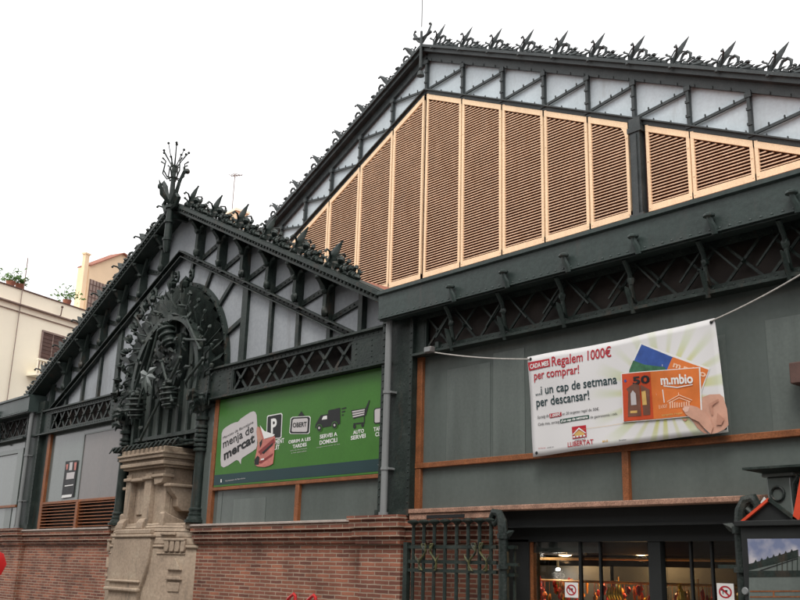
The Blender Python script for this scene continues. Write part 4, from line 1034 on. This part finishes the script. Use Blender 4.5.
nt_('per descansar!',zb(60,352),zb(255,325),zb(58,320),'teal_ink',.012)
nt_('Sorteig de',zb(64,396),zb(105,389),zb(64,385),'black'); nt_('en 20 targetes regal de 50€.',zb(155,383),zb(288,364),zb(155,373),'black')
np_([zb(107,378),zb(151,371),zb(152,385),zb(108,393)],'red_ink',1,'red_tab'); nt_('1.000€',zb(111,390),zb(148,383),zb(111,380),'white_ink',.03,2)
nt_('Cada mes, sorteig',zb(66,421),zb(144,410),zb(66,411),'black'); nt_('de gastronomia i més.',zb(258,395),zb(352,380),zb(258,385),'black')
np_([zb(146,398),zb(253,382),zb(254,395),zb(147,412)],'dkgreen_ink',1,'green_tab'); nt_("d'un cap de setmana",zb(150,409),zb(250,393),zb(150,400),'white_ink',.03,2)
# market logo
np_([zb(192,426),zb(243,419),zb(246,462),zb(196,470)],'red_ink',1,'market_logo')
np_([zb(197,452),zb(219,428),zb(243,446),zb(243,450),zb(219,434),zb(197,457)],'white_ink',2,'market_logo')
np_([zb(203,452),zb(219,438),zb(238,448),zb(239,455),zb(204,460)],'gold_ink',2,'market_logo')
for k in range(4): np_([zb(198+k*12,466-k*1.6),zb(206+k*12,465-k*1.6),zb(206+k*12,459-k*1.6),zb(198+k*12,460-k*1.6)],'white_ink',2,'market_logo')
nt_('MERCAT',zb(205,478),zb(242,473),zb(205,473),'black'); nt_('LLIBERTAT',zb(178,499),zb(270,487),zb(177,482),'red_ink',.012)
np_([zb(192,440),zb(196,440),zb(400,408),zb(400,407)],'gold_ink',1,'thin_rule')
nt_('El Mercat',zb(68,506),zb(92,503),zb(68,501),'red_ink'); nt_('amb tu',zb(98,503),zb(122,499),zb(98,498),'black'); nt_('M+B',zb(300,482),zb(320,479),zb(300,474),'gold_ink',.02)
nt_('Barcelona',zb(360,477),zb(386,473),zb(360,471),'black')
# cards
def inset(P,k): 
    cx=sum(p[0] for p in P)/len(P); cy=sum(p[1] for p in P)/len(P); out=[]
    for x,y in P:
        d=math.hypot(x-cx,y-cy); out.append((x-(x-cx)/d*k,y-(y-cy)/d*k))
    return out
bk=[zb(441,120),zb(691,211),zb(640,370),zb(394,224)]
np_(bk,'white_ink',1,'back_card'); 
zc=lambda x,y:(610+x/5,325+y/5)
np_([zc(163,98),zc(318,162),zc(262,290),zc(98,232)],'cardblue',2,'back_card'); np_([zc(120,178),zc(180,200),zc(280,212),zc(290,245),zc(98,240),zc(98,228)],'cardgreen',3,'back_card')
np_([zc(316,160),zc(494,224),zc(452,345),zc(262,290)],'orange_ink',2,'back_card'); nt_('m.mbio',zc(318,210),zc(480,262),zc(325,182),'peach_ink',.03,3)
fr=[zb(367,231),zb(659,209),zb(666,386),zb(374,409)]
np_(fr,'white_ink',5,'front_card'); f2=inset(fr,1.5)
np_(f2,'orange_ink',6,'front_card')
np_([f2[0],zc(210,238),zc(220,468),f2[3]],'redorange_ink',7,'front_card')
nt_('50',zc(120,298),zc(208,290),zc(118,262),'black',.03,8)
np_([zc(*p) for p in [(85,320),(130,290),(155,305),(160,455),(92,460),(95,335)]],'cardbrown',8,'building_print'); np_([zc(*p) for p in [(160,300),(205,325),(205,450),(170,452)]],'cardbrown',8,'building_print')
np_([zc(*p) for p in [(108,345),(120,328),(135,345),(138,400),(110,402)]],'bubble',9,'building_print'); np_([zc(*p) for p in [(165,335),(185,330),(190,400),(168,402)]],'gold_ink',9,'building_print'); np_([zc(*p) for p in [(105,430),(140,428),(140,440),(105,442)]],'gold_ink',9,'building_print')
np_([zc(*p) for p in [(72,280),(80,272),(88,280),(80,289)]],'cardblue',8,'star_print')
nt_('m.mbio',zc(262,300),zc(425,292),zc(258,254),'white_ink',.03,7); np_([zc(*p) for p in [(275,303),(345,312),(422,298),(422,302),(345,317),(275,309)]],'white_ink',7,'swoosh_print')
# little pavilion drawing
for a,b in (((292,385),(355,352)),((355,352),(420,378)),((300,392),(355,366)),((355,366),(412,386)),((352,352),(352,340))):
    dx,dy=b[0]-a[0],b[1]-a[1]; l=math.hypot(dx,dy); nx_,ny_=-dy/l*2,dx/l*2
    np_([zc(a[0]+nx_,a[1]+ny_),zc(b[0]+nx_,b[1]+ny_),zc(b[0]-nx_,b[1]-ny_),zc(a[0]-nx_,a[1]-ny_)],'peach_ink',7,'pavilion_print')
for k in range(9): np_([zc(305+k*12,418-k),zc(311+k*12,418-k),zc(311+k*12,390-abs(k-4)*2),zc(305+k*12,392-abs(k-4)*2)],'peach_ink',7,'pavilion_print')
nt_('EL MERCAT',zc(248,418),zc(292,414),zc(248,402),'peach_ink',.02,7); nt_('targeta regal',zc(262,456),zc(370,446),zc(262,446),'gold_ink',.01,7)
# printed hand
np_([zc(*p) for p in [(400,462),(470,440),(470,520),(492,545),(470,540),(440,515),(424,490)]],'skin_dark',1,'printed_hand')
np_([zc(*p) for p in [(466,362),(500,348),(548,345),(568,362),(572,380),(585,420),(593,500),(575,520),(540,538),(505,546),(488,520),(462,480),(462,400)]],'skin_ink',3,'printed_hand')
np_([zc(*p) for p in [(372,420),(385,406),(415,404),(445,412),(480,438),(505,470),(520,510),(508,545),(480,520),(450,485),(415,468),(388,448)]],'skin_ink',9,'printed_hand')
np_([zc(*p) for p in [(374,424),(386,410),(408,412),(402,434),(386,440)]],'skin_light',10,'printed_hand')
np_([zc(*p) for p in [(500,395),(545,370),(548,376),(515,405),(520,450),(512,452)]],'skin_dark',10,'printed_hand'); np_([zc(*p) for p in [(540,440),(575,470),(560,500),(535,500)]],'skin_dark',10,'printed_hand')
np_([zc(*p) for p in [(365,470),(395,470),(380,484)]],'skin_dark',1,'printed_hand')
m=MB()
for (x,y) in ((530.5,359),(711,322),(725,428),(536.5,453)):
    p=at(x,y,NYB); m.lathe((p.x,NYB+rip(p.x,p.z)-.006,p.z),[(.03,0),(.025,.006)],10,axis=(0,-1,0))
nb(m,'eyelet','dark')
def rope(a,b,sag,name='rope'):
    q=MB(); a=Vector(a); b=Vector(b); pts=[]
    for i in range(9):
        t=i/8; p=a.lerp(b,t); p.z-=sag*4*t*(1-t); pts.append(p)
    q.tube(pts,.013,5); return nb(q,name,'rope')
rope(at(530,359,NYB),at(432,352,-.25),.04); rope(at(711,321,NYB),at(803,273,-.2),.03)
# floodlight at the rope end
p=at(430,350,-.3); o=empty('floodlight',p); m=MB(); m.box(-.10,.10,-.08,.05,-.06,.06); m.build('housing','pane_warm',o,bevel=.02); m=MB(); m.box(-.08,.08,-.088,-.08,-.045,.045); m.build('lens','pipe',o); m=MB(); m.tube([(0,.05,0),(0,.22,.1)],.02,6); m.box(-.05,.05,.18,.3,0,.2); m.build('arm','iron',o)
tag(o,'small grey floodlight under the girder where the banner rope is tied','floodlight')
# wall lamp at right edge
p=at(801,374,-.1); o=empty('alarm_box',p); m=MB(); m.box(-.12,.2,-.1,.15,-.14,.16); m.build('casing','shutter',o,bevel=.015); m=MB(); m.box(.0,.1,-.05,.1,-.6,-.14); m.build('conduit','pipe',o)
tag(o,'brown alarm box on the grey window at the right edge','alarm box')

# ------------------------------------------------------------------ posters on the left window
def notice():
    o=empty('paper_notice',(-30.7,.03,3.6)); Y=.03
    def q_(pts,mt,l,n):
        q=MB(); poly3(q,P2(pts,Y),-.003*l); b=q.build(n,mt,o); b.location=(30.7,-.03,-3.6)
    zn=lambda x,y:(40+x/10,440+y/10)
    q_([zn(258,215),zn(378,200),zn(332,570),zn(212,590)],'black',1,'sheet')
    q_([zn(270,330),zn(350,318),zn(340,385),zn(262,396)],'bubble',2,'white_block'); q_([zn(250,455),zn(335,443),zn(333,453),zn(248,466)],'white_ink',2,'white_rule')
    q_([zn(222,553),zn(320,542),zn(315,568),zn(214,582)],'white_ink',2,'white_block'); q_([zn(300,225),zn(330,220),zn(322,300),zn(292,305)],'bubble',2,'picture_block'); q_([zn(345,225),zn(370,222),zn(360,300),zn(342,302)],'pinkmeat',2,'picture_block'); q_([zn(262,245),zn(285,240),zn(278,290),zn(265,300)],'pinkmeat',2,'picture_block')
    tag(o,'tall dark poster with white blocks stuck on the left portal window','poster')
notice()

# ------------------------------------------------------------------ iron gate leaf, left
def gate_leaf():
    o=empty('iron_gate',(-13,-.3,.12)); Y=-.34
    def add(mb,n,mt='iron'):
        b=mb.build(n,mt,o); b.location=(13,.3,-.12); return b
    xs=[at(px,560,Y).x for px in (413,423.5,434,445,456.5,468,479.5,491)]
    zt=at(450,524,Y).z
    for x in xs:
        m=MB(); m.tube([(x,Y,.2),(x,Y,zt)],.034,8); m.lathe((x,Y,zt-.02),[(.03,0),(.06,.03),(.125,.06),(.13,.085),(.05,.11),(.005,.12)],10); m.blob((x,Y,zt-.35),.035,2,.1); add(m,'bar')
    x0=at(407,560,Y).x; x1=at(497,560,Y).x
    m=MB()
    for py in (547,562,571): m.box(x0,x1,Y-.03,Y+.03,at(450,py,Y).z-.03,at(450,py,Y).z+.03)
    m.box(x0,x1,Y-.03,Y+.03,.3,.36); m.box(x0-.06,x0+.05,Y-.05,Y+.05,.12,at(410,545,Y).z+.05); add(m,'rail')
    for cx in (430,480):
        for sg in (-1,1):
            m=MB(); c=at(cx+sg*5.5,557,Y)+Vector((0,-.05,0)); P=[]
            for k in range(15):
                t=k/14; P.append(c+Vector((sg*(.085*math.sin(t*6.28)),-.01,-.23+.46*t)))
            m.tube([P[0]+Vector((sg*.09,0,.07)),P[0]+Vector((sg*.07,0,.0))]+P+[P[-1]+Vector((-sg*.07,0,0)),P[-1]+Vector((-sg*.09,0,-.07))],.02,6)
            for k in (4,10): m.leaf([P[k],P[k]+Vector((sg*.05,-.03,.06)),P[k]+Vector((sg*.10,-.02,.14))],.03,.02)
            add(m,'scroll','gold')
    tag(o,'dark iron gate leaf with gold scrolls folded against brick left of the entrance','gate')
gate_leaf()
def gate_post(px,zpy,Y,label,flip=1):
    p=at(px,570,Y); x=p.x; zt=at(px,zpy,Y).z
    o=empty('gate_post',(x,Y,.12)); m=MB()
    h=zt-.12
    m.tube([(0,0,0),(0,0,h-.35)],.085,10); m.tube([(0,0,h-.95),(0,0,h-.88)],.12,10); m.tube([(0,0,h-.45),(0,0,h-.36)],.11,10)
    m.tube([(0,0,h-.4),(-.03*flip,0,h-.15),(-.1*flip,0,h-.02),(-.22*flip,0,h),(-.28*flip,0,h-.11),(-.2*flip,0,h-.2),(-.12*flip,0,h-.13)],[.085,.085,.075,.07,.06,.05,.05],8)
    m.leaf([(0,0,h-.45),(.14*flip,0,h-.36),(.24*flip,0,h-.32)],.06,.05)
    m.build('post','iron_worn',o); m=MB()
    for z in (h-.9,h-1.7): m.box(0,.35*flip,-.02,.02,z,z+.05)
    m.build('hinge_arm','iron',o)
    tag(o,label,'gate post','scrolled iron gate posts')
gate_post(503.5,512,-.36,'green iron post with scroll top at the left side of the entrance')
gate_post(743,499,-.9,'green iron post with scroll top beside the poster board',-1)
m=MB(); o=empty('side_gate',(-11.6,-.2,.12))
for k in range(3): m.box(k*.13-.01,k*.13+.02,-.12+.02*k,-.08+.02*k,.1,1.95)
m.box(0,.32,-.13,-.03,1.9,1.96); m.box(0,.32,-.13,-.03,1.45,1.5); m.build('bar','iron',o); tag(o,'narrow dark gate leaf between the scroll post and the entrance','gate')

# ------------------------------------------------------------------ poster board right
PBY=-1.0
def poster_board():
    p=at(775,575,PBY); o=empty('poster_board',(p.x,PBY,.12))
    def add(mb,n,mt,bevel=0):
        b=mb.build(n,mt,o,bevel=bevel); b.location=(-p.x,-PBY,-.12); return b
    xl=at(744,560,PBY).x; xr=xl+2.0; zt=at(745,525,PBY).z; zi=at(750,539,PBY).z; xi=at(750.5,560,PBY).x
    m=MB(); m.box(xl,xr,PBY-.04,PBY+.10,.12,zt-.02); m.box(xl-.06,xr+.06,PBY-.09,PBY+.12,zt-.02,zt+.05); add(m,'frame','dark',.01)
    m=MB(); poly=[(xi,zi-1.35),(xr-.15,zi-1.35),(xr-.15,zi),(xi,zi)]; m.add([(x,PBY-.045,z) for x,z in poly],[(0,1,2,3)]); add(m,'printed_sky',SKYP)
    y=PBY-.048
    za=lambda x,yy:(lambda q:(q.x,y,q.z))(at(740+x/7.5,520+yy/7.5,PBY))
    def pl(pts,n,mt,dy=0):
        q=MB(); q.add([(a,b-dy,c) for a,b,c in [za(*t) for t in pts]],[tuple(range(len(pts)))]); add(q,n,mt)
    pl([(82,372),(450,270),(560,300),(560,700),(82,700)],'printed_facade','pane_pale')
    pl([(82,330),(130,318),(450,222),(452,280),(300,325),(82,378)],'printed_roof','iron',.002)
    for k in range(7): pl([(120+k*45,322-k*13),(132+k*45,296-k*13),(142+k*45,314-k*13)],'printed_roof','iron',.002)
    pl([(160,378),(450,285),(450,292),(175,382)],'printed_roof','black',.003)
    pl([(82,382),(560,378),(560,425),(82,430)],'printed_girder','iron',.003)
    for k in range(5): pl([(290+k*38,384),(296+k*38,384),(296+k*38,322-k*9),(290+k*38,324-k*9)],'printed_girder','iron',.004)
    for yy in (530,572): pl([(90,yy),(560,yy-2),(560,yy+8),(90,yy+10)],'printed_red_bar','wood',.004)
    pl([(262,530),(274,530),(274,572),(262,572)],'printed_red_bar','wood',.005)
    # small pediment with a red edge on top
    m=MB(); a=at(770,501,PBY); L_=at(746,523,PBY); R2=at(792,521,PBY)
    m.prism([(L_.x,zt+.05),(a.x+(a.x-L_.x),zt+.05),(a.x,a.z)],PBY,PBY+.06); add(m,'pediment','dark')
    m=MB(); m.bar((L_.x-.04,PBY-.02,zt+.04),(a.x,PBY-.02,a.z+.02),.035,.05); add(m,'red_edge','redorange')
    m=MB(); m.bar((a.x,PBY-.02,a.z+.02),(a.x*2-L_.x,PBY-.02,zt+.04),.04,.05); add(m,'edge_moulding','iron')
    m=MB(); e_=at(800,505,PBY); m.bar((e_.x-.05,PBY-.02,zt+.05),(e_.x+.15,PBY-.02,zt+.75),.09,.05); add(m,'red_edge','redorange')
    m=MB(); q=at(744,591,PBY); m.lathe((q.x+.04,PBY-.04,q.z),[(.05,0),(.04,.02)],10,axis=(0,-1,0)); add(m,'round_bolt','pipe')
    tag(o,'dark framed board with a printed photo of the hall roof at the right edge','poster board')
def sky_print():
    m,nt,b=newmat('printed_cloudy_sky'); tc=N(nt,'ShaderNodeTexCoord'); n=N(nt,'ShaderNodeTexNoise'); n.inputs['Scale'].default_value=2.6; n.inputs['Detail'].default_value=6
    nt.links.new(tc.outputs['Object'],n.inputs['Vector']); r=ramp(nt,n.outputs['Fac'],[(.4,(.16,.19,.30)),(.52,(.36,.36,.42)),(.62,(.60,.55,.55))]); nt.links.new(r.outputs[0],b.inputs['Base Color']); b.inputs['Roughness'].default_value=.3; return m
SKYP=sky_print()
poster_board()
# flat-capped grey lantern post behind it
p=at(785,500,-.5); o=empty('lantern_post',(p.x,-.5,.12)); 
zc_=at(785,470,-.5).z-.12; hw_=.33
m=MB(); m.box(-.17,.17,-.14,.14,0,zc_-.1); m.box(-.22,.22,-.18,.18,zc_-.1,zc_-.04); m.build('post','pane',o,bevel=.02)
m=MB(); m.add([(-.42,-.3,zc_+.0),(.6,-.3,zc_),(.6,.3,zc_),(-.42,.3,zc_),(-.2,-.2,zc_-.05),(.45,-.2,zc_-.05),(.45,.2,zc_-.05),(-.2,.2,zc_-.05),(-.42,-.3,zc_+.03),(.6,-.3,zc_+.03),(.6,.3,zc_+.03),(-.42,.3,zc_+.03)],[(4,5,6,7),(0,1,5,4),(1,2,6,5),(2,3,7,6),(3,0,4,7),(0,8,9,1),(1,9,10,2),(2,10,11,3),(3,11,8,0),(8,11,10,9)]); m.build('flat_cap','iron',o)
m=MB(); m.tube(arc(-.02,zc_-.32,.09,0,360,16,-.15),.02,6); m.tube([(.18,-.1,zc_-.5),(.22,-.15,zc_-.2),(.3,-.16,zc_-.1)],.03,6); m.tube([(.3,-.1,zc_-.1),(.3,-.1,zc_-.5)],[.06,.07],8); m.build('ring_ornament','iron_worn',o)
m=MB(); m.add([(-.28,-.2,zc_-.75),(-.15,-.2,zc_-.75),(-.12,-.19,zc_-.45),(-.2,-.18,zc_-.36),(-.3,-.2,zc_-.5),(-.28,-.18,zc_-.75),(-.15,-.18,zc_-.75),(-.12,-.17,zc_-.45),(-.2,-.16,zc_-.36),(-.3,-.18,zc_-.5)],[(0,1,2,3,4),(9,8,7,6,5),(0,5,6,1),(1,6,7,2),(2,7,8,3),(3,8,9,4),(4,9,5,0)]); m.build('white_tag','chalk',o)
tag(o,'grey post with a flat dark cap rising behind the poster board','post')

# ------------------------------------------------------------------ red sign, left edge
p=at(-7,564,-4.5); o=empty('road_sign',(p.x,-4.5,0)); r_=.34; zc_=p.z
ax=unit((CAM-Vector((p.x,-4.5,zc_))).xy.to_3d())
ax=unit(Vector((.75,-.65,0)))
sd=Vector((-ax.y,ax.x,0))
m=MB(); m.tube([(0,0,0),(0,0,zc_+.4)],.03,8); m.build('pole','pipe',o)
m=MB(); c=Vector((0,0,zc_))+ax*.05; m.lathe(c,[(r_,0),(r_,.012),(r_*.97,.016)],8,axis=ax); m.build('sign_disc','redpaint',o)
m=MB(); c=c+ax*.019
for k in range(-1,2): 
    q=c+sd*(k*.13); m.bar(q+Vector((0,0,-.09))+sd*.03,q+Vector((0,0,.09))-sd*.0,.035,.003,up=ax)
m.build('white_lettering','white_ink',o)
tag(o,'red octagonal road sign cut by the left edge of the picture','road sign')
# red hoops
p=at(300,596,-3); o=empty('bike_rack',(p.x,-3,.12)); m=MB(); z=at(298,593,-3).z-.12
for dx in (-.13,.43): m.tube([(dx-.28,0,0),(dx-.28,0,z-.25),(dx-.2,0,z-.1),(dx-.05,0,z-.02),(dx+.0,0,z-.06),(dx+.02,0,z-.3),(dx+.02,0,0)],.028,8)
m.build('hoop','redpaint',o); m=MB(); m.bar((-.5,0,.3),(.5,0,.3),.04,.04); m.bar((-.5,0,.02),(.5,0,.02),.1,.04,up=(0,0,1)); m.build('cross_rail','redpaint',o)
tag(o,'pair of red tubular hoops poking up in front of the brick wall','bike rack')

# ------------------------------------------------------------------ houses across the street (they shade the lower front)
oh=empty('street_house',(-14,-24,0)); m=MB(); m.box(-48,34,-8,0,0,15.5); m.build('wall','plaster',oh); m=MB(); m.box(-48.3,34.3,-8.3,.4,15.5,15.9); m.build('cornice','cap',oh)
for i in range(18):
    for j in range(4):
        m=MB(); m.box(-46+i*4.4,-44.6+i*4.4,0.0,.06,1.2+j*3.6,3.5+j*3.6); m.build('window','shutter',oh)
tag(oh,'long plain row house on the camera side of the street, outside the picture','house')
# ------------------------------------------------------------------ houses beyond, left
def vdir(px,py):
    d=ray(px,py); d.z=0; return unit(d)
hd=vdir(918,586)                      # facade direction
P0=CAM+(at(60,360,28)-CAM)*.62
nrm=Vector((hd.y,-hd.x,0)); 
if nrm.dot(CAM-P0)<0: nrm=-nrm
def onf(px,py,off=0.0):
    d=ray(px,py); t=(P0+nrm*off-CAM).dot(nrm)/d.dot(nrm); return CAM+d*t
def fbox(mb,a,b,z0,z1,o0,o1):
    """box on the slanted facade from point a to b along it, between z0,z1, offsets o0..o1"""
    a=Vector(a);b=Vector(b); vs=[]
    for z in (z0,z1):
        for q,o_ in ((a,o0),(b,o0),(b,o1),(a,o1)):
            w_=q+nrm*o_; vs.append((w_.x,w_.y,z))
    mb.add(vs,[(0,3,2,1),(4,5,6,7),(0,1,5,4),(1,2,6,5),(2,3,7,6),(3,0,4,7)])
A=onf(-60,262); B=onf(120,322); A.z=B.z=0
zroof=onf(40,296).z; zcor=onf(40,311).z
ho=empty('cream_house',(A.x,A.y,0)); HB=-Vector((A.x,A.y,0))
def hp(mb,n,mt,par=None,bevel=0):
    b=mb.build(n,mt,par or ho,bevel=bevel); 
    if par is None: b.location=HB
    return b
m=MB(); fbox(m,A,B,0,zroof,-9,0); hp(m,'wall','cream')
m=MB(); fbox(m,A,B,zcor-.07,zcor,0,.28); fbox(m,A,B,zcor-.5,zcor-.46,0,.12); hp(m,'cornice','shutter_grey'); m=MB(); fbox(m,A,B,zroof,zroof+.06,-.3,.10); hp(m,'coping','shutter')
def hwin(px0,px1,py,h):
    a=onf(px0,py);b=onf(px1,py+.35*(px1-px0)); zt=a.z; q0=a.copy(); q1=b.copy(); q0.z=q1.z=0
    m=MB(); fbox(m,q0,q1,zt-h,zt,-.05,.02); w_=hp(m,'window','shutter')
    m=MB(); u_=(q1-q0); fbox(m,q0-u_*.06,q0,zt-h,zt+.1,0,.08); fbox(m,q1,q1+u_*.06,zt-h,zt+.1,0,.08); fbox(m,q0-u_*.06,q1+u_*.06,zt,zt+.12,0,.1)
    fbox(m,q0+u_*.48,q0+u_*.52,zt-h,zt,.02,.05); m.build('frame','shutter_grey',w_)
    m=MB()
    for k in range(12): fbox(m,q0,q1,zt-h+.1+k*h/12,zt-h+.14+k*h/12,.02,.05)
    m.build('shutter_slats','shutter',w_)
    return q0,q1,zt-h
q0,q1,zb_=hwin(43,63,332,3.0)
u_=unit(q1-q0); m=MB(); fbox(m,q0-u_*.9,q1+u_*.7,zb_-.15,zb_,0,.9)
for k in range(14):
    t=-.85+k*.24; b_=q0+u_*t+nrm*.85; m.lathe((b_.x,b_.y,zb_),[(.05,0),(.08,.2),(.05,.4),(.05,.85)],6)
fbox(m,q0-u_*.9,q1+u_*.7,zb_+.85,zb_+.97,.75,.95); hp(m,'balcony','cream')
# side bracket lamp
a=onf(58,316); m=MB(); m.tube([a,a+nrm*.25,a+nrm*.3+Vector((0,0,.5))],.04,6); m.blob(a+nrm*.3+Vector((0,0,.6)),.09,3,.1); hp(m,'wall_bracket','shutter')
m=MB(); c=onf(28,258); d_=onf(22,312); m.tube([Vector((c.x,c.y,c.z)),Vector((c.x,c.y,zroof))],.035,5); hp(m,'roof_mast','shutter_grey')
m=MB(); c1=onf(21,300,.1); c2=onf(10,400,.1); c2.x,c2.y=c1.x,c1.y; m.tube([Vector((c1.x,c1.y,zroof)),Vector((c1.x,c1.y,c2.z-3))],.03,5); hp(m,'cable','shutter_grey')
m=MB(); a=onf(22,285,-.6); b=onf(48,297,-.6); 
fbox(m,Vector((a.x,a.y,0)),Vector((b.x,b.y,0)),zroof,zroof+.45,-.8,-.5); hp(m,'parapet_box','peach')
tag(ho,'cream stuccoed house with shuttered window left of the hall','house')
def plant(px,py,h,r,label,seed):
    c=onf(px,py,-.5); o=empty('potted_plant',(c.x,c.y,zroof+.1)); m=MB(); m.lathe((0,0,0),[(.22,0),(.3,.35),(.32,.4)],10); m.build('pot','tile',o)
    m=MB(); rr=random.Random(seed)
    for i in range(110):
        p=Vector((rr.gauss(0,r*.5),rr.gauss(0,r*.5),.4+abs(rr.gauss(0,h*.45)))); d=Vector((rr.uniform(-1,1),rr.uniform(-1,1),rr.uniform(-.2,1))).normalized()*.26
        m.leaf([p,p+d*.5+Vector((0,0,.04)),p+d],.06,.015)
    m.build('foliage','leafgreen',o); m=MB()
    for i in range(5): m.tube([(0,0,.3),(rr.gauss(0,r*.4),rr.gauss(0,r*.4),h*.8)],.015,5)
    m.build('stem','shutter',o); tag(o,label,'plant','plants on the parapet')
plant(11,281,.7,.9,'low scrubby plants on the cream parapet at far left',1); plant(67,302,.9,.9,'leafy green potted plant on the parapet beside the peach house',2); plant(20,284,.5,.5,'small dry plant beside the roof mast on the cream parapet',3)
# peach attic house behind
sh_=-4.0
def onf2(px,py): return onf(px,py,sh_)
a=onf2(88,280); b=onf2(158,300); a0=Vector((a.x,a.y,0)); b0=Vector((b.x,b.y,0)); a0-=nrm*sh_; b0-=nrm*sh_
ph=empty('peach_house',(a0.x,a0.y,0))
def pp(mb,n,mt):
    x=mb.build(n,mt,ph); x.location=-Vector((a0.x,a0.y,0)); return x
zl=onf2(92,267).z; zh=onf2(122,254).z; zr_=onf2(150,276).z
mid=onf2(122,254); mid0=Vector((mid.x,mid.y,0))-nrm*sh_
m=MB()
vs=[]
for o_ in (sh_,sh_-1.2):
    for q,z in ((a0,0),(b0,0),(b0,zr_),(mid0,zh),(a0,zl)):
        w_=q+nrm*o_; vs.append((w_.x,w_.y,z))
m.add(vs,[(0,1,2,3,4),(9,8,7,6,5)]+[(i,(i+1)%5,(i+1)%5+5,i+5) for i in range(5)]); pp(m,'wall','peach')
m=MB()
for q,r2,z,z2 in ((a0,mid0,zl,zh),(mid0,b0,zh,zr_)):
    vs=[]
    for o_ in (sh_+.25,sh_-1.3):
        for s_,zz in ((q,z),(r2,z2),(r2,z2+.09),(q,z+.09)):
            w_=s_+nrm*o_; vs.append((w_.x,w_.y,zz))
    m.add(vs,[(0,1,2,3),(7,6,5,4),(0,4,5,1),(1,5,6,2),(2,6,7,3),(3,7,4,0)])
pp(m,'roof','tile')
w0=onf2(90,279); w1=onf2(109,286); q0=Vector((w0.x,w0.y,0))-nrm*sh_; q1=Vector((w1.x,w1.y,0))-nrm*sh_
m=MB(); fbox(m,q0,q1,w0.z-3.2,w0.z,sh_-.05,sh_+.03); 
pp(m,'window','shutter_grey')
m=MB()
for k in range(7): 
    s_=q0.lerp(q1,k/6); fbox(m,s_-hd*.03,s_+hd*.03,w0.z-3.2,w0.z,sh_+.03,sh_+.06)
for k in range(6): fbox(m,q0,q1,w0.z-.4-k*.5,w0.z-.36-k*.5,sh_+.03,sh_+.06)
pp(m,'grille','shutter')
c0=onf2(85,254); c1=onf2(89,254); q0=Vector((c0.x,c0.y,0))-nrm*sh_; q1=Vector((c1.x,c1.y,0))-nrm*sh_
m=MB(); fbox(m,q0,q1,zroof-1,c0.z,sh_-.2,sh_+.1); fbox(m,q0-hd*.08,q1+hd*.08,c0.z,c0.z+.12,sh_-.25,sh_+.16); pp(m,'chimney','peach')
tag(ph,'peach attic house with tiled roof and grilled window behind the cream house','house')
# thin aerials
def aerial(px,py0,py1,Y,label,s=1):
    a=at(px,py0,Y); b=at(px,py1,Y); o=empty('aerial',(a.x,a.y,b.z)); h=a.z-b.z
    m=MB(); m.tube([(0,0,0),(0,0,h)],.03*s,5); m.build('mast','shutter_grey',o); m=MB(); m.tube([(-.5*s,0,h),(.5*s,.3,h-.12)],.03,5)
    for k in range(4): m.tube([(-.4*s+k*.25*s,-.25,h-.04*k),(-.4*s+k*.25*s,.35,h-.04*k)],.02,4)
    m.build('antenna_rods','shutter_grey',o); tag(o,label,'aerial')
aerial(235,174,232,19,'thin television aerial rising behind the small gable crest')
a_=at(236,226,15); o=empty('roof_turret',(a_.x,15,a_.z-1.5)); m=MB(); m.box(-.55,.55,-.4,.4,0,2.2); m.build('shaft','peach',o); m=MB(); m.box(-.65,.65,-.5,.5,2.2,2.35); m.build('cap','cream',o); tag(o,'pale yellow rooftop turret peeping over the small gable crest','turret')

# ------------------------------------------------------------------ camera, sky, light
cam=bpy.data.cameras.new('camera'); cam.sensor_width=36; cam.lens=FPX/800*36; cam.clip_end=2000; cam.clip_start=.1
co=bpy.data.objects.new('camera',cam); C.objects.link(co)
co.matrix_world=Matrix(((CR.x,CU.x,-CF.x,CAM.x),(CR.y,CU.y,-CF.y,CAM.y),(CR.z,CU.z,-CF.z,CAM.z),(0,0,0,1)))
S=bpy.context.scene; S.camera=co
W=bpy.data.worlds.new('World'); S.world=W; W.use_nodes=True; nt=W.node_tree; nt.nodes.clear()
sky=nt.nodes.new('ShaderNodeTexSky'); sky.sky_type='NISHITA'; sky.sun_disc=False; sky.sun_elevation=R(58); sky.sun_rotation=R(150); sky.air_density=1; sky.dust_density=4
hs=nt.nodes.new('ShaderNodeHueSaturation'); hs.inputs['Saturation'].default_value=.12
mx=nt.nodes.new('ShaderNodeMix'); mx.data_type='RGBA'; mx.inputs[0].default_value=.72; mx.inputs[7].default_value=(7.6,7.5,7.5,1)
bg=nt.nodes.new('ShaderNodeBackground'); bg.inputs[1].default_value=.13; ou=nt.nodes.new('ShaderNodeOutputWorld')
nt.links.new(sky.outputs[0],hs.inputs['Color']); nt.links.new(hs.outputs[0],mx.inputs[6]); nt.links.new(mx.outputs[2],bg.inputs[0]); nt.links.new(bg.outputs[0],ou.inputs[0])
sl=bpy.data.lights.new('sun','SUN'); sl.energy=1.0; sl.angle=R(20); sl.color=(1,.95,.88)
so=bpy.data.objects.new('sun',sl); C.objects.link(so)
el,az=R(58),R(150)   # azimuth clockwise from +Y
sd_=Vector((math.sin(az)*math.cos(el),math.cos(az)*math.cos(el),math.sin(el))); so.rotation_euler=sd_.to_track_quat('Z','Y').to_euler(); so.location=(0,-20,40)
S.view_settings.view_transform='Standard'; S.view_settings.look='None'; S.view_settings.gamma=1; S.view_settings.exposure=.8; S.view_settings.use_curve_mapping=False
S.render.engine='CYCLES'; S.cycles.use_denoising=True
S.cycles.max_bounces=6
